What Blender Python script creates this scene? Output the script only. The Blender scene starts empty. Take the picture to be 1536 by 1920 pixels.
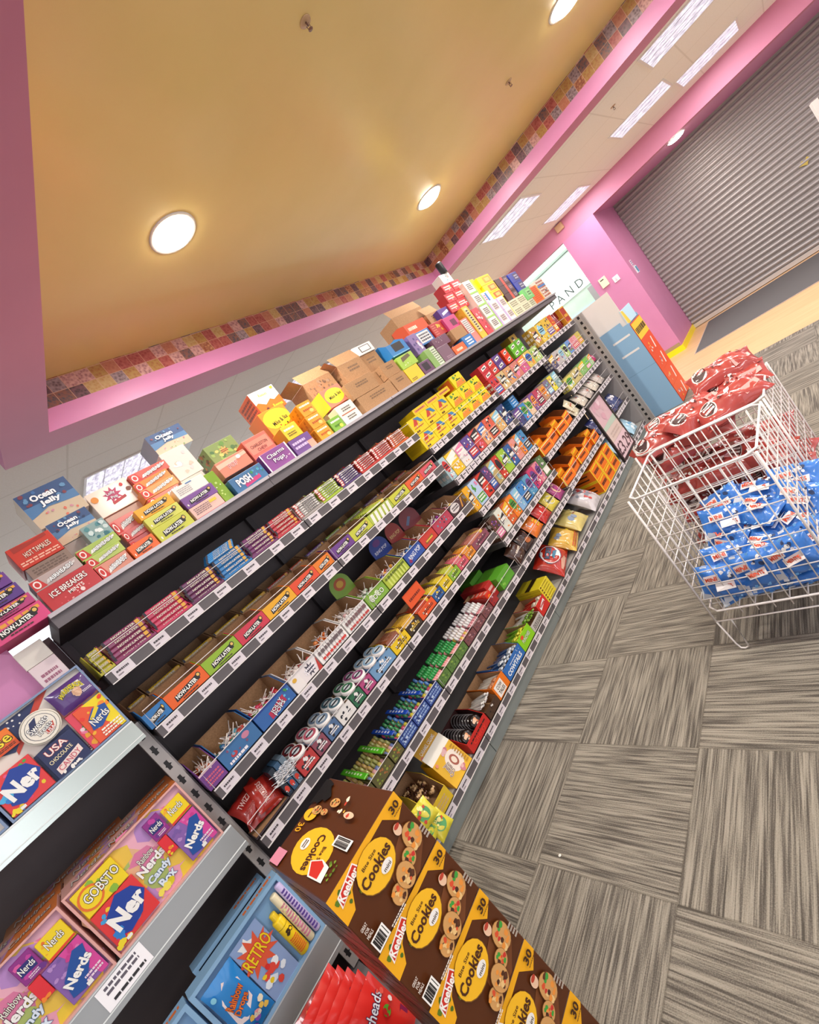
import bpy, math, random
from mathutils import Vector, Matrix, Euler
S = bpy.context.scene
COL = S.collection
PI = math.pi
random.seed(7)

# ------------------------------------------------------------------ camera, world, exposure
cam_d = bpy.data.cameras.new('camera'); cam = bpy.data.objects.new('camera', cam_d); COL.objects.link(cam)
cam_d.sensor_fit = 'HORIZONTAL'; cam_d.sensor_width = 36.0; cam_d.lens = 847.58 / 1536 * 36
cam_d.clip_start = 0.02; cam_d.clip_end = 100
RR = [(0.56636717, 0.53939313, -0.6231238), (-0.3493467, -0.52766683, -0.77428974), (-0.74644833, 0.65621854, -0.11041796)]
m = Matrix.Identity(4)
for i in range(3):
    m[i][0] = RR[0][i]; m[i][1] = -RR[1][i]; m[i][2] = -RR[2][i]
m[2][3] = 1.449
cam.matrix_world = m
S.camera = cam
W = bpy.data.worlds.new('world'); S.world = W; W.use_nodes = True
W.node_tree.nodes['Background'].inputs[0].default_value = (0.9, 0.92, 1.0, 1)
W.node_tree.nodes['Background'].inputs[1].default_value = 1.5
S.view_settings.view_transform = 'Standard'; S.view_settings.look = 'None'
S.view_settings.gamma = 1.0; S.view_settings.use_curve_mapping = False
S.view_settings.exposure = 0.12
PANEL_W = 17.0      # watts of one ceiling panel
SPOT_W = 22.0       # watts of one recessed downlight

# ------------------------------------------------------------------ materials
def lin(c):
    return c / 12.92 if c <= 0.04045 else ((c + 0.055) / 1.055) ** 2.4
def rgb(h):
    h = h.lstrip('#'); return tuple(lin(int(h[i:i + 2], 16) / 255) for i in (0, 2, 4)) + (1,)
MC = {}
def M(h, rough=0.45, metal=0.0, coat=0.0):
    k = (h, rough, metal, coat)
    if k in MC: return MC[k]
    mt = bpy.data.materials.new('mat_' + h.lstrip('#')); mt.use_nodes = True
    b = mt.node_tree.nodes['Principled BSDF']
    b.inputs['Base Color'].default_value = rgb(h); b.inputs['Roughness'].default_value = rough
    b.inputs['Metallic'].default_value = metal; b.inputs['Coat Weight'].default_value = coat
    MC[k] = mt; return mt
def foil(h): return M(h, 0.27, 0.0, 0.6)
def emis(name, h, s):
    mt = bpy.data.materials.new(name); mt.use_nodes = True
    b = mt.node_tree.nodes['Principled BSDF']
    b.inputs['Base Color'].default_value = (0, 0, 0, 1)
    b.inputs['Emission Color'].default_value = rgb(h); b.inputs['Emission Strength'].default_value = s
    return mt
class N:
    def __init__(s, name):
        s.m = bpy.data.materials.new(name); s.m.use_nodes = True; s.t = s.m.node_tree
        s.b = s.t.nodes['Principled BSDF']; s.co = s.t.nodes.new('ShaderNodeNewGeometry').outputs['Position']
    def n(s, typ, ins=(), **kw):
        o = s.t.nodes.new(typ)
        for k, v in kw.items(): setattr(o, k, v)
        for i, v in enumerate(ins):
            if v is None: continue
            if isinstance(v, bpy.types.NodeSocket): s.t.links.new(v, o.inputs[i])
            else: o.inputs[i].default_value = v
        return o
    def math(s, op, a, b=0.0, c=None):
        return s.n('ShaderNodeMath', (a, b) if c is None else (a, b, c), operation=op).outputs[0]
    def ramp(s, fac, stops, interp='LINEAR'):
        r = s.t.nodes.new('ShaderNodeValToRGB'); r.color_ramp.interpolation = interp
        e = r.color_ramp.elements
        while len(e) < len(stops): e.new(0.5)
        for i, (p, c) in enumerate(stops): e[i].position = p; e[i].color = rgb(c)
        s.t.links.new(fac, r.inputs[0]); return r.outputs[0]
    def mix(s, f, a, b):
        o = s.t.nodes.new('ShaderNodeMix'); o.data_type = 'RGBA'
        for k, v in ((0, f), (6, a), (7, b)):
            if isinstance(v, bpy.types.NodeSocket): s.t.links.new(v, o.inputs[k])
            else: o.inputs[k].default_value = v
        return o.outputs[2]
    def noise(s, vec, scale, detail=3, rough=0.5):
        o = s.t.nodes.new('ShaderNodeTexNoise'); s.t.links.new(vec, o.inputs['Vector'])
        o.inputs['Scale'].default_value = scale; o.inputs['Detail'].default_value = detail; o.inputs['Roughness'].default_value = rough
        return o.outputs['Fac']
    def set(s, col=None, rough=None, bump=None, dist=0.002, strength=0.5):
        if col is not None: s.t.links.new(col, s.b.inputs['Base Color'])
        if rough is not None:
            s.b.inputs['Roughness'].default_value = rough
        if bump is not None:
            bm = s.n('ShaderNodeBump'); bm.inputs['Strength'].default_value = strength; bm.inputs['Distance'].default_value = dist
            s.t.links.new(bump, bm.inputs['Height']); s.t.links.new(bm.outputs[0], s.b.inputs['Normal'])
        return s.m

def mat_carpet():
    a = N('carpet_tiles'); sp = a.n('ShaderNodeSeparateXYZ', (a.co,)); x, y = sp.outputs[0], sp.outputs[1]
    tx = a.math('DIVIDE', a.math('ADD', x, 1.398 + 10), 0.5); ty = a.math('DIVIDE', a.math('ADD', y, -0.652 + 10), 0.5)
    fx, fy = a.math('FLOOR', tx), a.math('FLOOR', ty)
    par = a.math('MODULO', a.math('ADD', fx, fy), 2.0)
    def stretched(sx, sy):
        v = a.n('ShaderNodeCombineXYZ', (a.math('MULTIPLY_ADD', x, sx, a.math('MULTIPLY', fx, 7.3)), a.math('MULTIPLY_ADD', y, sy, a.math('MULTIPLY', fy, 3.7)), a.math('MULTIPLY', fx, 1.3))).outputs[0]
        return v
    # tile (x -1.4..-0.9, y .65..1.15): lines run along x
    va, vb = stretched(5, 240), stretched(240, 5)
    vv = a.n('ShaderNodeMix', data_type='VECTOR'); a.t.links.new(par, vv.inputs[0]); a.t.links.new(va, vv.inputs[4]); a.t.links.new(vb, vv.inputs[5])
    vc, vd = stretched(4, 95), stretched(95, 4)
    v2 = a.n('ShaderNodeMix', data_type='VECTOR'); a.t.links.new(par, v2.inputs[0]); a.t.links.new(vc, v2.inputs[4]); a.t.links.new(vd, v2.inputs[5])
    n1 = a.noise(vv.outputs[1], 1.0, 2, 0.6); n2 = a.noise(v2.outputs[1], 1.0, 2, 0.5); n3 = a.noise(a.co, 300, 2, 0.6)
    s = a.math('ADD', a.math('ADD', a.math('MULTIPLY', n1, 0.42), a.math('MULTIPLY', n2, 0.42)), a.math('MULTIPLY', n3, 0.2))
    c = a.ramp(s, [(0.42, '#4c463f'), (0.49, '#69625a'), (0.545, '#857e72'), (0.62, '#9a9286')])
    ex = a.math('ABSOLUTE', a.math('SUBTRACT', a.math('FRACT', tx), 0.5)); ey = a.math('ABSOLUTE', a.math('SUBTRACT', a.math('FRACT', ty), 0.5))
    seam = a.math('GREATER_THAN', a.math('MAXIMUM', ex, ey), 0.494)
    c = a.mix(a.math('MULTIPLY', seam, 0.35), c, rgb('#4d453b'))
    return a.set(c, 0.95, s, 0.004, 0.6)
def mat_ceiling():
    a = N('ceiling_tiles'); sp = a.n('ShaderNodeSeparateXYZ', (a.co,)); x, y = sp.outputs[0], sp.outputs[1]
    tx = a.math('DIVIDE', a.math('ADD', x, 2.235 + 12), 0.61); ty = a.math('DIVIDE', a.math('ADD', y, -5.19 + 12.4), 0.62)
    ex = a.math('ABSOLUTE', a.math('SUBTRACT', a.math('FRACT', tx), 0.5)); ey = a.math('ABSOLUTE', a.math('SUBTRACT', a.math('FRACT', ty), 0.5))
    g = a.math('GREATER_THAN', a.math('MAXIMUM', ex, ey), 0.49)
    n = a.noise(a.co, 90, 2)
    c = a.mix(a.math('MULTIPLY', g, 0.3), a.ramp(n, [(0.3, '#eee8de'), (0.7, '#f3eee6')]), rgb('#bdb4a4'))
    return a.set(c, 0.9, n, 0.001, 0.2)
def mat_candytiles():
    a = N('candy_photo_tiles'); s = 0.0745
    sp = a.n('ShaderNodeSeparateXYZ', (a.co,)); fl = []
    for i, off in enumerate((2.59 + 12, -0.727 + 12, -2.755 + 12)):
        fl.append(a.math('FLOOR', a.math('DIVIDE', a.math('ADD', sp.outputs[i], off + 0.0004), s)))
    cell = a.n('ShaderNodeCombineXYZ', fl).outputs[0]
    wn = a.n('ShaderNodeTexWhiteNoise', (cell,), noise_dimensions='3D'); r = wn.outputs['Value']
    base = a.ramp(r, [(0.0, '#8c2f33'), (0.14, '#3a2c33'), (0.24, '#a0603c'), (0.4, '#2f4a5e'), (0.5, '#b08048'), (0.62, '#844858'), (0.74, '#a86050'), (0.86, '#d09a70'), (0.94, '#4f3440')], 'CONSTANT')
    alt = a.ramp(r, [(0.0, '#b0605a'), (0.14, '#7a5560'), (0.24, '#b08a50'), (0.4, '#8a5a50'), (0.5, '#c0a070'), (0.62, '#cfa09a'), (0.74, '#b87860'), (0.86, '#8a4a3a'), (0.94, '#a08a90')], 'CONSTANT')
    vo = a.n('ShaderNodeTexVoronoi'); a.t.links.new(a.n('ShaderNodeVectorMath', (a.co, cell), operation='ADD').outputs[0], vo.inputs['Vector']); vo.inputs['Scale'].default_value = 62
    f = a.math('MULTIPLY', vo.outputs['Distance'], 1.3)
    c = a.mix(f, base, alt)
    nn = a.noise(a.co, 60, 3); c = a.mix(a.math('MULTIPLY', a.math('GREATER_THAN', nn, 0.56), 0.5), c, alt)
    es = []
    for i, off in ((1, -0.727 + 12), (2, -2.755 + 12), (0, 2.59 + 12)):
        es.append(a.math('ABSOLUTE', a.math('SUBTRACT', a.math('FRACT', a.math('DIVIDE', a.math('ADD', sp.outputs[i], off), s)), 0.5)))
    nrm = a.t.nodes['Geometry'].outputs['Normal'] if 'Geometry' in a.t.nodes else None
    ns = a.n('ShaderNodeSeparateXYZ', (a.t.nodes['Geometry'].outputs['Normal'],))
    ax = a.math('ABSOLUTE', ns.outputs[0]); ay = a.math('ABSOLUTE', ns.outputs[1])
    e = a.math('MAXIMUM', es[1], a.math('MAXIMUM', a.math('MULTIPLY', es[0], ax), a.math('MULTIPLY', es[2], ay)))
    c = a.mix(a.math('GREATER_THAN', e, 0.482), c, rgb('#caa08a'))
    return a.set(c, 0.35)
def mat_paint(name, h1, h2, rough=0.6, sc=3):
    a = N(name); n = a.noise(a.co, sc, 4); f = a.noise(a.co, 260, 2)
    return a.set(a.ramp(n, [(0.3, h1), (0.7, h2)]), rough, f, 0.0006, 0.15)
def mat_wood():
    a = N('pale_wood_floor'); sp = a.n('ShaderNodeSeparateXYZ', (a.co,))
    v = a.n('ShaderNodeCombineXYZ', (a.math('MULTIPLY', sp.outputs[0], 1.5), a.math('MULTIPLY', sp.outputs[1], 14), 0.0)).outputs[0]
    return a.set(a.ramp(a.noise(v, 1, 4), [(0.3, '#d3a878'), (0.7, '#dfb98a')]), 0.4)
def mat_panel():
    a = N('prismatic_light_panel'); sp = a.n('ShaderNodeSeparateXYZ', (a.co,))
    v = a.n('ShaderNodeCombineXYZ', (a.math('MULTIPLY', sp.outputs[0], 14), a.math('MULTIPLY', sp.outputs[1], 30), 0.0)).outputs[0]
    n = a.noise(v, 1, 3, 0.7)
    c = a.ramp(n, [(0.3, '#7d7690'), (0.48, '#bdb6c6'), (0.62, '#fbf7ff')])
    a.t.links.new(c, a.b.inputs['Emission Color']); a.b.inputs['Emission Strength'].default_value = 1.15
    a.b.inputs['Base Color'].default_value = (.3, .3, .3, 1); return a.m
def mat_cardboard():
    a = N('brown_cardboard'); sp = a.n('ShaderNodeSeparateXYZ', (a.co,))
    w = a.noise(a.co, 180, 2)
    return a.set(a.ramp(w, [(0.3, '#a37c58'), (0.7, '#b98f68')]), 0.85)
def mat_darkmetal():
    a = N('dark_shelf_back'); n = a.noise(a.co, 5, 3)
    return a.set(a.ramp(n, [(0.3, '#5c5354'), (0.7, '#665c5c')]), 0.6)
def mat_glass():
    mt = bpy.data.materials.new('clear_glass'); mt.use_nodes = True; b = mt.node_tree.nodes['Principled BSDF']
    b.inputs['Transmission Weight'].default_value = 1.0; b.inputs['Roughness'].default_value = 0.0; b.inputs['IOR'].default_value = 1.1
    b.inputs['Base Color'].default_value = (.97, 1, .99, 1); return mt
CARPET, CEIL, CANDY = mat_carpet(), mat_ceiling(), mat_candytiles()
PINK = mat_paint('pink_paint', '#d286b4', '#d68cb9', 0.4)
PINKC = mat_paint('bright_pink_paint', '#c87ea6', '#cc84ab', 0.5)
PINKD = mat_paint('shaded_pink_paint', '#cb7d98', '#d0839e', 0.5)  # darker copy of the pink, with shade put into the colour
YEL = mat_paint('yellow_ceiling_paint', '#e8cd84', '#ecd18a', 0.27)
WOOD, PANEL, CARD, DARK, GLASS = mat_wood(), mat_panel(), mat_cardboard(), mat_darkmetal(), mat_glass()
STRIP = M('#5f595c', 0.5); TICKET = M('#dcd3d9', 0.5); SHELFG = M('#807a7c', 0.45, 0.3); WIREW = M('#e9e2df', 0.35)
BULB = emis('downlight_bulb', '#fff4e2', 30.0)

# ------------------------------------------------------------------ text outlines
TC = {}
def glyphs(text, off=0.0):
    k = (text, off)
    if k in TC: return TC[k]
    cu = bpy.data.curves.new('t', 'FONT'); cu.body = text; cu.size = 1.0; cu.offset = off; cu.resolution_u = 2
    cu.align_x = 'CENTER'; cu.fill_mode = 'FRONT'
    ob = bpy.data.objects.new('t', cu); COL.objects.link(ob)
    bpy.context.view_layer.update()
    me = bpy.data.meshes.new_from_object(ob.evaluated_get(bpy.context.evaluated_depsgraph_get()))
    vs = [(v.co.x, v.co.y) for v in me.vertices]; fs = [tuple(p.vertices) for p in me.polygons]
    bpy.data.objects.remove(ob); bpy.data.meshes.remove(me); bpy.data.curves.remove(cu)
    if not vs: vs = [(0, 0)]; fs = []
    TC[k] = (vs, fs); return TC[k]

# ------------------------------------------------------------------ mesh builder
class MB:
    def __init__(s): s.v, s.f, s.mi, s.sm, s.mats = [], [], [], [], []
    def mat(s, m):
        if isinstance(m, str): m = M(m)
        if m not in s.mats: s.mats.append(m)
        return s.mats.index(m)
    def face(s, pts, m, smooth=False):
        i = len(s.v); s.v += [tuple(p) for p in pts]; s.f.append(tuple(range(i, i + len(pts)))); s.mi.append(s.mat(m)); s.sm.append(smooth)
    def raw(s, vs, fs, m, smooth=False):
        i = len(s.v); s.v += [tuple(p) for p in vs]; k = s.mat(m)
        for f in fs: s.f.append(tuple(j + i for j in f)); s.mi.append(k); s.sm.append(smooth)
    def box(s, x0, x1, y0, y1, z0, z1, m, **fm):
        P = lambda a, b, c: ((x0, x1)[a], (y0, y1)[b], (z0, z1)[c])
        F = {'F': [P(1,0,0), P(1,1,0), P(1,1,1), P(1,0,1)], 'K': [P(0,1,0), P(0,0,0), P(0,0,1), P(0,1,1)],
             'L': [P(0,0,0), P(1,0,0), P(1,0,1), P(0,0,1)], 'R': [P(1,1,0), P(0,1,0), P(0,1,1), P(1,1,1)],
             'T': [P(0,0,1), P(1,0,1), P(1,1,1), P(0,1,1)], 'B': [P(0,1,0), P(1,1,0), P(1,0,0), P(0,0,0)]}
        for k, q in F.items():
            if fm.get(k, 1) is None: continue
            s.face(q, fm.get(k, m) if k in fm else m)
    def rbox(s, x0, x1, y0, y1, z0, z1, m, b=0.0015):      # box with chamfered edges
        c = ((x0+x1)/2, (y0+y1)/2, (z0+z1)/2); h = ((x1-x0)/2, (y1-y0)/2, (z1-z0)/2)
        vs = {}; L = []
        for sx in (-1, 1):
            for sy in (-1, 1):
                for sz in (-1, 1):
                    for a in range(3):
                        d = [h[i] - (b if i != a else 0) for i in range(3)]
                        vs[(sx, sy, sz, a)] = len(L); L.append((c[0]+sx*d[0], c[1]+sy*d[1], c[2]+sz*d[2]))
        fs = []
        def q(*k):
            f = [vs[i] for i in k]; A, B, C = (Vector(L[f[i]]) for i in range(3)); n = (B-A).cross(C-A); mid = sum((Vector(L[i]) for i in f), Vector())/len(f) - Vector(c)
            fs.append(tuple(f if n.dot(mid) > 0 else reversed(f)))
        for sg in (-1, 1):
            q((sg,-1,-1,0),(sg,1,-1,0),(sg,1,1,0),(sg,-1,1,0)); q((-1,sg,-1,1),(1,sg,-1,1),(1,sg,1,1),(-1,sg,1,1)); q((-1,-1,sg,2),(1,-1,sg,2),(1,1,sg,2),(-1,1,sg,2))
        for p in (-1, 1):
            for r in (-1, 1):
                q((p,r,-1,0),(p,r,1,0),(p,r,1,1),(p,r,-1,1)); q((p,-1,r,0),(p,1,r,0),(p,1,r,2),(p,-1,r,2)); q((-1,p,r,1),(1,p,r,1),(1,p,r,2),(-1,p,r,2))
        for p in (-1, 1):
            for r in (-1, 1):
                for t in (-1, 1): q((p,r,t,0),(p,r,t,1),(p,r,t,2))
        s.raw(L, fs, m)
    def tube(s, pts, r, m, n=6, closed=False, caps=True):
        pts = [Vector(p) for p in pts]; k = len(pts); rings = []
        up = Vector((0.013, 0.021, 1))
        for i in range(k):
            a = pts[i-1] if (i > 0 or closed) else pts[0]; b = pts[(i+1) % k] if (i < k-1 or closed) else pts[-1]
            t = (b - a).normalized(); u = t.cross(up)
            if u.length < 0.05: u = t.cross(Vector((1, 0.02, 0)))
            u.normalize(); w = t.cross(u)
            rings.append([pts[i] + (u*math.cos(2*PI*j/n) + w*math.sin(2*PI*j/n))*r for j in range(n)])
        vs = [p for q in rings for p in q]; fs = []
        for i in range(k if closed else k-1):
            for j in range(n):
                a, b = i*n+j, i*n+(j+1) % n; c, d = ((i+1) % k)*n+(j+1) % n, ((i+1) % k)*n+j
                fs.append((a, d, c, b))
        if caps and not closed:
            fs.append(tuple(range(n))); fs.append(tuple(reversed(range((k-1)*n, k*n))))
        s.raw(vs, fs, m, True)
    def lathe(s, c, prof, m, n=16, axis='z', smooth=True):
        vs = []; fs = []
        for (r, h) in prof:
            for j in range(n):
                a = 2*PI*j/n; x, y = r*math.cos(a), r*math.sin(a)
                p = (x, y, h) if axis == 'z' else ((h, x, y) if axis == 'x' else (y, h, x))
                vs.append((c[0]+p[0], c[1]+p[1], c[2]+p[2]))
        for i in range(len(prof)-1):
            for j in range(n): fs.append((i*n+j, i*n+(j+1) % n, (i+1)*n+(j+1) % n, (i+1)*n+j))
        fs.append(tuple(reversed(range(n)))); fs.append(tuple(range((len(prof)-1)*n, len(prof)*n)))
        s.raw(vs, fs, m, smooth)
    def art(s, fn, w, h, items, seed=1, eps=0.0005, fine=False):
        """print artwork; fn(u,v,layer) maps metres on the face to a point"""
        rnd = random.Random(seed)
        for li, it in enumerate(items):
            k = it[0]; L = (li+1)*eps
            if k == 'r':
                _, a, b, c, d, col = it; pts = [(a, b), (c, b), (c, d), (a, d)]
                s.face([fn(x*w, y*h, L) for x, y in pts], col)
            elif k == 'q': s.face([fn(x*w, y*h, L) for x, y in it[1]], it[2])
            elif k == 'e':
                _, cx, cy, rx, ry, col = it[:6]; n = 20
                s.face([fn((cx+rx*math.cos(2*PI*j/n))*w, (cy+ry*math.sin(2*PI*j/n))*h, L) for j in range(n)], col)
            elif k == 'star':
                _, cx, cy, r, col, n = it
                s.face([fn(cx*w + r*h*(1 if j % 2 == 0 else .55)*math.cos(PI*j/n), cy*h + r*h*(1 if j % 2 == 0 else .55)*math.sin(PI*j/n), L) for j in range(2*n)], col)
            elif k == 't':
                _, cx, cy, th, txt, col = it[:6]; o = it[6] if len(it) > 6 else {}
                vs, fs = glyphs(txt, o.get('b', 0.012))
                xs = [p[0] for p in vs]; ys = [p[1] for p in vs]; X0, X1, Y0, Y1 = min(xs), max(xs), min(ys), max(ys)
                sc = th*h/(Y1-Y0+1e-6); sx = sc
                if 'w' in o: sx = min(sc*1.6, o['w']*w/(X1-X0+1e-6))
                ca, sa = math.cos(math.radians(o.get('a', 0))), math.sin(math.radians(o.get('a', 0)))
                def put(vv, ff, cl, LL):
                    pp = []
                    for (x, y) in vv:
                        x = (x-(X0+X1)/2)*sx; y = (y-(Y0+Y1)/2)*sc
                        if 'arc' in o: y -= o['arc']*x*x/(w*.25)
                        pp.append(fn(cx*w + x*ca - y*sa, cy*h + x*sa + y*ca, LL))
                    s.raw(pp, ff, cl)
                if 'o' in o:
                    v2, f2 = glyphs(txt, o.get('ob', 0.07)); put(v2, f2, o['o'], L)
                put(vs, fs, col, L + eps*.6)
            elif k == 's':      # unreadable small print: rows of short dashes
                _, a, b, c, d, col, rows = it; hh = (d-b)/rows
                for j in range(rows):
                    x = a + rnd.random()*.05*(c-a)
                    while x < c:
                        l = (0.06+rnd.random()*.14)*(c-a); x1 = min(c, x+l)
                        s.face([fn(p*w, q*h, L) for p, q in ((x, b+hh*(j+.2)), (x1, b+hh*(j+.2)), (x1, b+hh*(j+.75)), (x, b+hh*(j+.75)))], col)
                        x = x1 + 0.03*(c-a)
            elif k == 'b':      # scattered blobs (pictures of sweets)
                _, a, b, c, d, cols, cnt = it[:7]; sz = it[7] if len(it) > 7 else .12
                for j in range(cnt):
                    cx, cy = a+(c-a)*(.1+.8*rnd.random()), b+(d-b)*(.1+.8*rnd.random()); r = sz*(.6+.6*rnd.random())*min(w*(c-a), h*(d-b)); ph = rnd.random()*6
                    rr = [r*(.75+.5*rnd.random()) for _ in range(7)]
                    s.face([fn(cx*w+rr[q]*math.cos(ph+q*2*PI/7), cy*h+rr[q]*math.sin(ph+q*2*PI/7), L + eps*.05*j) for q in range(7)], rnd.choice(cols))
            elif k == 'bar':
                _, a, b, c, d = it
                s.face([fn(p*w, q*h, L) for p, q in ((a, b), (c, b), (c, d), (a, d))], '#f4f0ea')
                n = 16
                for j in range(n):
                    if rnd.random() < .75:
                        x = a+(c-a)*(.08+.84*j/n); x1 = x+(c-a)*.03*(1+rnd.random())
                        s.face([fn(p*w, q*h, L+eps*.5) for p, q in ((x, b+(d-b)*.12), (x1, b+(d-b)*.12), (x1, d-(d-b)*.1), (x, d-(d-b)*.1))], '#2a2624')
    def mesh(s, name):
        me = bpy.data.meshes.new(name); me.from_pydata(s.v, [], s.f)
        for m_ in s.mats: me.materials.append(m_)
        me.polygons.foreach_set('material_index', s.mi); me.polygons.foreach_set('use_smooth', s.sm); me.update()
        return me
    def build(s, name, parent=None, loc=(0, 0, 0), rot=(0, 0, 0)):
        return obj(name, s.mesh(name), parent, loc, rot)
def obj(name, me, parent=None, loc=(0, 0, 0), rot=(0, 0, 0)):
    o = bpy.data.objects.new(name, me); COL.objects.link(o); o.location = loc; o.rotation_euler = rot
    if parent: o.parent = parent
    return o
def tag(o, label, cat, group=None):
    o['label'] = label; o['category'] = cat
    if group: o['group'] = group
    return o
def struct(o): o['kind'] = 'structure'; return o
def thing(name, label, cat, loc=(0, 0, 0), group=None, rot=(0, 0, 0)):
    return tag(obj(name, None, None, loc, rot), label, cat, group)
def plane_fn(O, U, V):
    O, U, V = Vector(O), Vector(U), Vector(V); Nn = U.cross(V).normalized()
    return lambda u, v, l: O + U*u + V*v + Nn*l

# ------------------------------------------------------------------ room shell
HC, HF, XI, YN, YF, XR = 2.69, 2.64, -2.59, 0.727, 4.69, 1.75      # tile ceiling, frame bottom, coffer walls
YW = 8.05
def quad_mesh(name, pts, m): b = MB(); b.face(pts, m); return struct(b.build(name))
b = MB(); b.box(-6.5, 3.2, -3.2, 5.75, -0.1, 0, CARPET); struct(b.build('floor'))
b = MB(); b.box(-6.5, 3.2, 5.75, 9.3, -0.1, 0, WOOD); b.box(-6.5, -2.0, 9.3, 13, -0.1, 0, WOOD)
mt = b; o = struct(b.build('floor_entrance')); o.name = 'floor.001'
b = MB(); b.box(-1.655, 3.0, 7.3, 9.06, 0.0005, 0.008, M('#b8a59a', .7)); b.box(-1.64, 3.0, 7.315, 9.045, 0.001, 0.011, M('#5f5d5c', .95)); 
tag(b.build('door_mat'), 'grey entrance mat on the pale floor before the roller shutter', 'mat')
# ceiling with the coffer opening (four strips)
b = MB(); x0, x1, y0, y1 = -6.5, 3.2, -3.2, YW
for (a, c, d, e) in ((x0, XI-.1, y0, y1), (XR+.1, x1, y0, y1), (XI-.1, XR+.1, y0, YN-.1), (XI-.1, XR+.1, YF+.1, y1)):
    b.box(a, c, d, e, HC, HC+.04, CEIL)
struct(b.build('ceiling'))
b = MB(); b.box(XI, XR, YN, YF, 2.905, 2.95, YEL); o = struct(b.build('ceiling')); o.name = 'ceiling.001'
fw = 0.215
b = MB()      # pink dropped frame of the coffer, underside shade put into its colour
for (a, c, d, e) in ((XI-fw, XI, YN-fw, YF+fw), (XR, XR+fw, YN-fw, YF+fw), (XI, XR, YN-fw, YN), (XI, XR, YF, YF+fw)):
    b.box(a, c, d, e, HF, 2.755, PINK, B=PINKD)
struct(b.build('trim_1'))
b = MB()      # two rows of picture tiles round the coffer
t = 0.02
b.box(XI-t, XI, YN, YF, 2.755, 2.905, CANDY); b.box(XR, XR+t, YN, YF, 2.755, 2.905, CANDY)
b.box(XI, XR, YN-t, YN, 2.755, 2.905, CANDY); b.box(XI, XR, YF, YF+t, 2.755, 2.905, CANDY)
struct(b.build('trim_2'))
# walls
WALLP = mat_paint('white_wall_paint', '#cfc6c0', '#d6cdc7')
for nm, q in (('wall_near', (-6.6, 3.3, -3.3, -3.2)),):
    b = MB(); b.box(q[0], q[1], q[2], q[3], 0, HC+.1, WALLP); struct(b.build(nm))
b = MB(); b.box(3.2, 3.3, -3.2, 9.3, 2.45, HC+.1, WALLP); b.box(3.2, 3.3, -3.2, 9.3, 0, .12, WALLP)      # unseen wall, wide openings added to let world light in
for yy in (-3.2, -.2, 2.8, 5.8, 8.0): b.box(3.2, 3.3, yy, yy+.25 if yy < 8 else 9.3, .12, 2.45, WALLP)
struct(b.build('wall_right'))
b = MB(); b.box(-6.6, -6.5, -3.2, YW, 2.45, HC+.1, WALLP); b.box(-6.6, -6.5, -3.2, YW, 0, .12, WALLP)  # unseen wall, opened likewise so side light reaches the ceiling
for yy in (-3.2, -.2, 2.8, 5.8): b.box(-6.6, -6.5, yy, yy+.25, .12, 2.45, WALLP)
struct(b.build('wall_left'))
# far wall: beam over window and shutter, pink pillar
b = MB(); b.box(-2.42, 3.2, YW, YW+.12, 2.42, HC+.04, PINKC, F=PINKC, L=PINKD)
b.v, b.f, b.mi, b.sm = [], [], [], []
b.box(-6.5, 3.2, YW, YW+.14, 2.42, HC+.02, PINKD)                      # beam face, its lack of light put into a darker pink
b.box(-2.42, -1.885, YW-.001, 9.3, 0, 2.42, PINKC)                      # pillar
b.box(-1.885, 3.2, YW+.14, 9.3, 2.42, 2.5, PINK)                        # soffit over the recess
b.box(-1.885, 3.2, 9.33, 9.4, 0, 2.6, WALLP)
struct(b.build('wall_far'))
b = MB()      # skirting
YS = M('#f2dc10', .4)
b.box(-2.42, -1.87, YW-.015, YW, 0, 0.085, YS); b.box(-1.885, -1.87, YW, 9.26, 0, 0.085, YS)
b.box(-2.42, -1.9, YW-.012, YW, 0.085, 0.14, M('#a58a62', .6))
struct(b.build('baseboard_far'))
# recessed light in the soffit
def downlight(x, y, z, label, pw=1.0):
    r = thing('recessed_downlight', label, 'ceiling light', (x, y, z))
    b = MB(); b.lathe((0, 0, 0), [(0.10, -0.001), (0.115, -0.006), (0.122, 0.0)], M('#f3efe6', .4), 28); b.build('trim_ring', r)
    b = MB(); b.lathe((0, 0, -0.007), [(0.012, -.026), (.05, -.023), (.08, -.015), (0.1, 0.0), (0.104, 0.006)], BULB, 28); b.build('bulb', r)
    ld = bpy.data.lights.new('downlight_lamp', 'AREA'); ld.shape = 'DISK'; ld.size = 0.2; ld.energy = SPOT_W*pw; ld.color = (1, .95, .87)
    lo = bpy.data.objects.new('lamp', ld); COL.objects.link(lo); lo.parent = r; lo.location = (0, 0, -0.04)
    return r
downlight(-1.74, 1.47, 2.905, 'large bright recessed downlight in yellow ceiling, nearest the shelves')
downlight(-1.74, 3.80, 2.905, 'oval-looking downlight at the far left end of yellow ceiling')
downlight(-0.41, 3.82, 2.905, 'downlight in yellow ceiling cut by top photo edge')
downlight(-0.41, 1.47, 2.905, 'downlight in yellow ceiling above the viewer')
downlight(0.92, 1.47, 2.905, 'downlight in yellow ceiling to the near right, out of view')
downlight(0.92, 3.80, 2.905, 'downlight in yellow ceiling to the far right, out of view')
downlight(-0.73, 8.35, 2.42, 'small downlight in pink soffit over the roller shutter', .5)
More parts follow.
